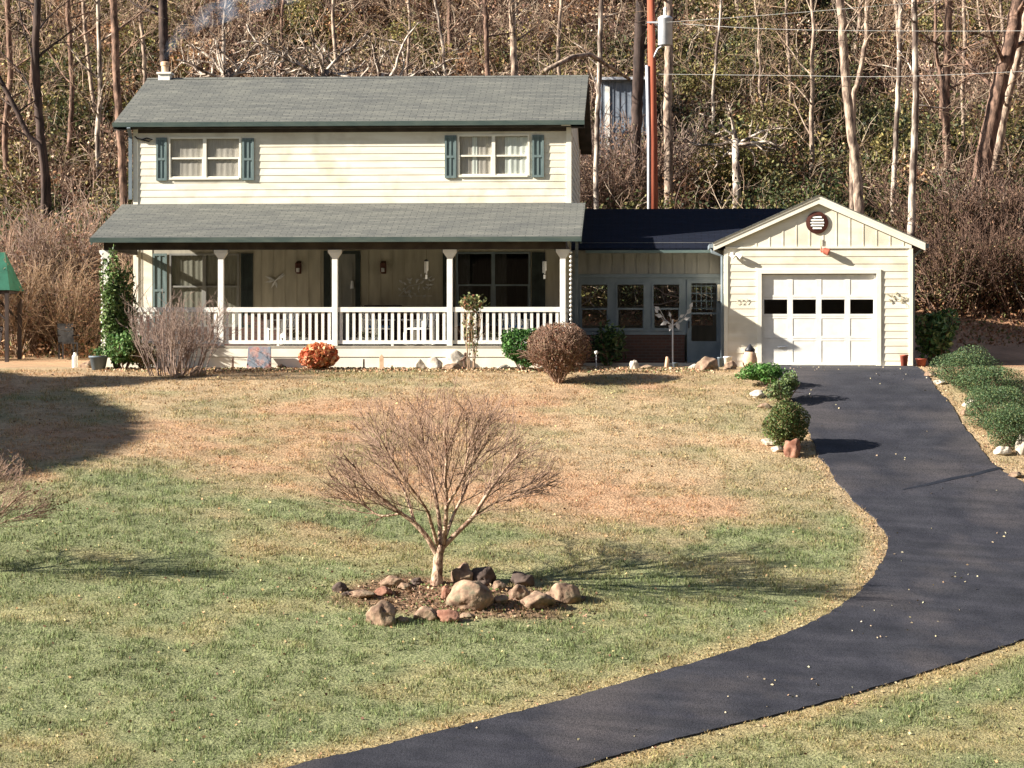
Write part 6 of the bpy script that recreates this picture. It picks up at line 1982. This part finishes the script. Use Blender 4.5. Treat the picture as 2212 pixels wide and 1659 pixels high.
bpR = brush_proto(5, 'bark_m', 2.2, 1.3, 30)
bp0 = [brush_proto(1, 'twigt', 2.4, 1.3, 34), brush_proto(2, 'twigp', 2.2, 1.2, 34), brush_proto(3, 'twig', 2.0, 1.3, 32)]
g = random.Random(15)
spots = []
for px, Y, s_ in ((1330, 78.0, 1.35), (1392, 78.6, 1.5), (1290, 78.6, 1.2)): spots.append((px, Y, s_, 'before the blue grey shed'))
for j, px in enumerate([-20, 38, 90, 140, 188]): spots.append((px, 67.6 + g.uniform(-.4, .6), 1.15 if j % 2 else 1.0, 'front brush row left of the porch'))
for j, px in enumerate([5, 60, 115, 165, 215]): spots.append((px, 69.6 + g.uniform(-.3, .4), 1.65, 'back brush row left of the porch'))
for j, px in enumerate([2035, 2090, 2140, 2190, 2235]): spots.append((px, 71.8 + g.uniform(-.4, .5), 1.05, 'front row on the bank right of the garage'))
for j, px in enumerate([2010, 2060, 2115, 2170, 2220]): spots.append((px, 73.8 + g.uniform(-.4, .5), 1.45, 'back row on the bank right of the garage'))
cnt = {}
for (px, Y, s_, where) in spots:
    k = cnt.get(where, 0); cnt[where] = k + 1
    r_ = copy_tree(bpR if px > 1900 and g.random() < 0.75 else bp0[g.randrange(3)]); X = px_x(px, Y); r_.location = (X, Y, Hs(X, Y) - 0.05); r_.rotation_euler = (0, 0, g.uniform(0, 6.28)); s_ *= g.uniform(0.9, 1.1); r_.scale = (s_, s_, s_ * g.uniform(0.9, 1.1))
    r_['label'] = f'{ordn[k]} tan leafless shrub from the left, {where}'; r_['group'] = 'leafless brush shrubs at the foot of the woods'
for r_ in bp0 + [bpR]:
    for ch in list(r_.children): bpy.data.objects.remove(ch)
    bpy.data.objects.remove(r_)

# ------------------------------------------------------------------ undergrowth of the wooded hillside (stuff)
def undergrowth():
    g = np.random.default_rng(5)
    CC = []; SZ = []; CO = []; SG = []; SC = []
    pals = [[(0.36, 0.185, 0.09), (0.23, 0.11, 0.055), (0.44, 0.27, 0.14), (0.10, 0.055, 0.03)],      # rust / tan
            [(0.19, 0.165, 0.05), (0.24, 0.20, 0.07), (0.10, 0.095, 0.03), (0.33, 0.25, 0.10)],    # olive
            [(0.055, 0.065, 0.024), (0.09, 0.098, 0.034), (0.025, 0.034, 0.015), (0.16, 0.145, 0.055)],    # evergreen
            [(0.30, 0.19, 0.13), (0.44, 0.31, 0.21), (0.16, 0.085, 0.06), (0.52, 0.39, 0.27)]]       # pinkish, dry
    nb = 1900
    for k in range(nb):
        Y = 72.5 + (103 - 72.5) * g.random() ** 1.05
        px = g.uniform(-120, 2330)
        X = px_x(px, Y); z = Hs(X, Y)
        if 1290 < px < 1405 and Y < 82.5 and g.random() < 0.6: continue
        nse = float(fbm(px / 120, Y / 3.0, 91, 3)); u = nse + g.normal() * 0.06
        # olive and evergreen growth right of the pole and low behind the garage, rust elsewhere
        u += 0.13 * math.exp(-((px - 1600) / 180.0) ** 2) + 0.06 * (px < 420) - 0.05 * (700 < px < 1300)
        near = Y < 77.5
        if near and g.random() < (0.6 if px > 1250 or px < 420 else 0.3): pi = 2
        elif u < 0.43: pi = 3
        elif u < 0.52: pi = 0
        elif u < 0.61: pi = 1
        else: pi = 2 if g.random() < 0.35 else 1
        rx = g.uniform(0.45, 1.5); h = g.uniform(0.9, 3.2)
        if pi == 2: rx *= 1.25; h *= 1.15
        n = int(g.uniform(240, 420) * (0.4 + rx) * (0.6 if pi == 3 else 1.0))
        p = blob_pts(n, rx, rx * 0.8, h * 0.55, g, 0.6, 0.5, k, 7); p[:, 2] = np.abs(p[:, 2] + h * 0.42)
        p += np.array([X, Y, z])
        CC.append(p); SZ.append(g.uniform(0.08, 0.17, n)); CO.append(pal(n, pals[pi], g, 0.35) * g.uniform(0.5, 1.35))
        m = int(g.uniform(2, 6)) + (9 if pi == 3 else 0)
        a_ = g.uniform(0, 6.28, m); t = g.random(m) ** 0.5
        b0 = np.stack([X + np.cos(a_) * t * rx * 0.6, Y + np.sin(a_) * t * rx * 0.5 - 0.3, z + g.uniform(0, 0.6, m)], 1)
        d = np.stack([g.normal(size=m) * 0.75, g.normal(size=m) * 0.4, g.uniform(0.2, 1.0, m)], 1); d /= np.linalg.norm(d, axis=1, keepdims=True)
        L = g.uniform(1.0, 3.6, m)
        q = b0; r = g.uniform(0.012, 0.034, m)
        tone = np.array([(0.36, 0.25, 0.175), (0.14, 0.08, 0.058), (0.54, 0.43, 0.32)])[g.choice(3, m, p=[0.40, 0.42, 0.18])] * g.uniform(0.7, 1.2, (m, 1))
        for s_ in range(7):
            d2 = d + g.normal(size=(m, 3)) * 0.34; d2 /= np.linalg.norm(d2, axis=1, keepdims=True)
            q2 = q + d2 * (L / 7)[:, None]
            SG.append(np.concatenate([q, q2, r[:, None], (r * 0.87)[:, None]], 1)); SC.append(tone)
            if s_ >= 2:
                d3 = d2 + g.normal(size=(m, 3)) * 0.7; d3 /= np.linalg.norm(d3, axis=1, keepdims=True); q3 = q + d3 * (L / 9)[:, None]
                SG.append(np.concatenate([q, q3, (r * 0.6)[:, None], (r * 0.45)[:, None]], 1)); SC.append(tone)
                d4 = d3 + g.normal(size=(m, 3)) * 0.5; d4 /= np.linalg.norm(d4, axis=1, keepdims=True)
                SG.append(np.concatenate([q3, q3 + d4 * (L / 9)[:, None], (r * 0.45)[:, None], (r * 0.3)[:, None]], 1)); SC.append(tone)
            q = q2; r = r * 0.87; d = d2
    cen = np.concatenate(CC); sz = np.concatenate(SZ); col = np.clip(np.concatenate(CO), 0, 0.8)
    V1, F1 = leaves_np(cen, sz, 0.65, 0, 3); C1 = np.repeat(col, 4, 0)
    sg = np.concatenate(SG); sc = np.concatenate(SC)
    V2, F2 = tubes_np(sg, 3); C2 = np.repeat(sc, 6, 0)
    V = np.concatenate([V1, V2]); Fq = np.concatenate([F1, F2 + len(V1)]); Cc = np.concatenate([C1, C2])
    print('undergrowth faces', len(Fq))
    o = mesh_np('undergrowth', V, Fq, M['leaf'], cols=Cc)
    tag(o, 'tangled brown and olive undergrowth covering the wooded hillside', None, None, 'stuff')


undergrowth()

OL = [(0.05, 0.075, 0.022), (0.085, 0.11, 0.035), (0.13, 0.13, 0.045), (0.03, 0.045, 0.018), (0.16, 0.12, 0.05)]
for i, (px, Y, rx, h, lab) in enumerate([
    (130, 73.5, 2.0, 2.6, 'dark olive evergreen bush behind the brush, left of the red brown tree'),
    (215, 74.5, 1.6, 3.0, 'dark evergreen bush right against the left end of the main roof'),
    (20, 75.0, 1.8, 2.6, 'dark evergreen bush at the left edge of the woods'),
    (1320, 72.8, 1.5, 2.5, 'olive evergreen bush between the main roof and the utility pole'),
    (1480, 73.2, 1.2, 1.7, 'low olive bush just right of the utility pole above the breezeway roof'),
    (1700, 74.5, 1.9, 3.3, 'big dark evergreen bush above the left slope of the garage roof'),
    (1790, 76.0, 1.8, 3.2, 'dark evergreen bush left of the tall tree above the gable'),
    (1905, 74.5, 1.7, 2.8, 'dark evergreen bush between the two pale trees above the garage'),
    (2010, 76.0, 1.5, 2.6, 'dark evergreen bush left of the thickest leaning tree'),
    (1590, 79.5, 2.2, 3.4, 'yellow olive bush high on the slope right of the transformer'),
    (1000, 80.0, 2.4, 2.6, 'olive bush above the right half of the main roof')]):
    leafy_shrub('woodland_bush', at(px, Y), rx, rx * 0.8, h, int(2600 * rx * h / 3), 0.13, OL if i != 9 else [(0.20, 0.19, 0.06), (0.28, 0.24, 0.08), (0.13, 0.13, 0.04), (0.3, 0.2, 0.09)], lab, 'bush', 'evergreen bushes at the foot of the woods', 400 + i, M['leaf'], 6, 0.0, 0.5, 0.8)

# vines / debris along the house back and foot of hill: low brush strip
def low_strip():
    g = np.random.default_rng(6); n = 26000
    px = g.uniform(-60, 2270, n); Y = g.uniform(66.5, 74, n) 
    ok = (px < 205) | ((px > 2040) & (g.random(n) < 0.5)) | (Y > 71.5)
    px = px[ok]; Y = Y[ok]; k = (px - 1106) / F; X = (k * Y * cT - Y * sT) / (cT + k * sT)
    z = H(X, Y) + g.random(len(X)) ** 2 * 0.5
    cen = np.stack([X, Y, z], 1)
    V, Fq = leaves_np(cen, g.uniform(0.08, 0.16, len(X)), 0.6, 0, 8)
    c = pal(len(X), [(0.30, 0.15, 0.08), (0.22, 0.11, 0.06), (0.36, 0.22, 0.12), (0.12, 0.11, 0.04)], g)
    o = mesh_np('leaf_litter', V, Fq, M['litter'], cols=np.repeat(c, 4, 0)); tag(o, 'fallen brown leaves and low growth at the foot of the woods', None, None, 'stuff')


low_strip()

# ------------------------------------------------------------------ grass and fallen leaves (stuff)
def scatter_lawn(n, seed):
    g = np.random.default_rng(seed)
    # uniform in picture space depth-weighted: sample Y with density ~1/Y
    Y = 31 + (57.2 - 31) * g.random(n)
    k = g.uniform(-0.235, 0.235, n)
    X = (k * Y * cT - Y * sT) / (cT + k * sT)
    return X, Y


n = 430000
X, Y = scatter_lawn(n, 1)
ok = ~in_poly(X, Y) | ((edge_dist(X, Y) < 0.05) & (Y < 58))
X = X[ok]; Y = Y[ok]
ed = edge_dist(X, Y)
colr, dry = ground_col(X, Y)
g = np.random.default_rng(2)
bed = ((X - BEDC.x) / 2.0) ** 2 + ((Y - BEDC.y) / 1.05) ** 2 < 0.8
ok = (~bed | (g.random(len(X)) < 0.45)); X, Y, colr, dry = X[ok], Y[ok], colr[ok], dry[ok]
n = len(X); Z = H(X, Y)
cl_ = fbm(X / 0.22, Y / 0.22, 61, 2)
hgt = g.uniform(0.025, 0.065, n) * (1 - 0.35 * dry) * (0.45 + 1.25 * sm(cl_, 0.35, 0.7)); a_ = g.uniform(0, 6.28, n); wd = g.uniform(0.007, 0.013, n)
lean = g.normal(size=(n, 2)) * 0.028
base = np.stack([X, Y, Z - 0.004], 1); sd_ = np.stack([np.cos(a_) * wd, np.sin(a_) * wd * 0.6, np.zeros(n)], 1)
tip = base + np.stack([lean[:, 0], lean[:, 1], hgt], 1)
V = np.stack([base - sd_, base + sd_, tip], 1).reshape(-1, 3)
isd = g.random(n) < (0.18 + 0.62 * dry)
cb = np.where(isd[:, None], colr * np.array([1.25, 1.15, 1.05]), colr * np.array([0.95, 1.08, 0.86])) * g.uniform(0.65, 1.35, (n, 1))
o = mesh_np('grass', V, np.arange(n * 3).reshape(n, 3), M['blade'], cols=np.repeat(np.clip(cb, 0, 1), 3, 0))
tag(o, 'short mown grass of green and straw coloured blades on the lawn', None, None, 'stuff')


def flat_leaves(name, X, Y, dz, size, cols, label, seed):
    g = np.random.default_rng(seed); n = len(X)
    cen = np.stack([X, Y, H(X, Y) + dz + size * 0.1], 1)
    V, Fq = leaves_np(cen, size * g.uniform(0.6, 1.3, n), 0.7, 0.75, seed)
    o = mesh_np(name, V, Fq, M['litter'], cols=np.repeat(pal(n, cols, g), 4, 0)); tag(o, label, None, None, 'stuff')


X, Y = scatter_lawn(2600, 5); ok = ~in_poly(X, Y); X, Y = X[ok], Y[ok]
flat_leaves('fallen_leaves', X, Y, 0.02, 0.055, [(0.44, 0.35, 0.17), (0.36, 0.22, 0.12), (0.42, 0.28, 0.15), (0.12, 0.06, 0.04)], 'dry leaves scattered over the lawn', 3)
g = np.random.default_rng(21)
X = g.uniform(DP[:, 0].min(), DP[:, 0].max(), 9000); Y = g.uniform(DP[:, 1].min(), DP[:, 1].max(), 9000)
dens = fbm(X / 1.3, Y / 1.3, 31, 3)
ok = in_poly(X, Y) & (g.random(9000) < np.clip((dens - 0.52) * 2.2, 0.01, 0.6)) ; X, Y = X[ok], Y[ok]
flat_leaves('fallen_leaves', X, Y, 0.033, 0.045, [(0.34, 0.28, 0.18), (0.26, 0.19, 0.12), (0.40, 0.35, 0.25)], 'small pale leaves scattered on the driveway', 4)
# litter beside the driveway edges and in the beds
i_ = g.integers(0, len(DP), 3000); off = g.normal(size=(3000, 2)) * 0.22
X = DP[i_, 0] + off[:, 0]; Y = DP[i_, 1] + off[:, 1]; ok = ~in_poly(X, Y) & (Y < 59.1); X, Y = X[ok], Y[ok]
flat_leaves('fallen_leaves', X, Y, 0.015, 0.045, [(0.34, 0.25, 0.14), (0.30, 0.18, 0.11), (0.40, 0.32, 0.20)], 'dry leaves gathered along the driveway edges', 5)
X = g.normal(size=1500) * 1.0 + BEDC.x; Y = g.normal(size=1500) * 0.5 + BEDC.y
flat_leaves('fallen_leaves', X, Y, 0.02, 0.06, [(0.26, 0.16, 0.10), (0.17, 0.09, 0.055), (0.32, 0.23, 0.15), (0.1, 0.12, 0.04)], 'brown leaves and mulch inside the rock ring', 6)
X = g.uniform(-13, 1.5, 3200); Y = g.uniform(56.6, 57.8, 3200)
flat_leaves('fallen_leaves', X, Y, 0.02, 0.06, [(0.40, 0.26, 0.15), (0.30, 0.16, 0.09), (0.50, 0.40, 0.26), (0.1, 0.12, 0.05)], 'dry leaves in the flower bed along the porch', 7)

# ------------------------------------------------------------------ chimney smoke
sp_pts = spline([P(357, 128, RY), P(366, 108, RY), P(388, 78, RY + 0.2), P(425, 50, RY + 0.4), P(480, 22, RY + 0.8), P(560, -8, RY + 1.2), P(640, -30, RY + 1.5)], 5)
mb = MB(); c_ = Vector(sp_pts[0]); mb.tube([p - c_ for p in sp_pts], [0.06 + 0.42 * (i / (len(sp_pts) - 1)) ** 0.8 for i in range(len(sp_pts))], 12)
m = bpy.data.materials.new('smoke'); m.use_nodes = True; t = m.node_tree; t.nodes.clear()
oo = t.nodes.new('ShaderNodeOutputMaterial'); pv = t.nodes.new('ShaderNodeVolumePrincipled'); pv.inputs['Color'].default_value = (0.55, 0.70, 0.92, 1)
tc = t.nodes.new('ShaderNodeTexCoord'); nn = t.nodes.new('ShaderNodeTexNoise'); nn.inputs['Scale'].default_value = 2.2; nn.inputs['Detail'].default_value = 4
rp = t.nodes.new('ShaderNodeMapRange'); rp.inputs[1].default_value = 0.42; rp.inputs[2].default_value = 0.7; rp.inputs[3].default_value = 0.0; rp.inputs[4].default_value = 0.62
t.links.new(tc.outputs['Object'], nn.inputs['Vector']); t.links.new(nn.outputs['Fac'], rp.inputs[0]); t.links.new(rp.outputs[0], pv.inputs['Density']); t.links.new(pv.outputs[0], oo.inputs['Volume'])
o = mb.build('chimney_smoke', m, None, True); o.location = c_
tag(o, 'thin bluish smoke drifting right from the chimney', None, None, 'stuff')
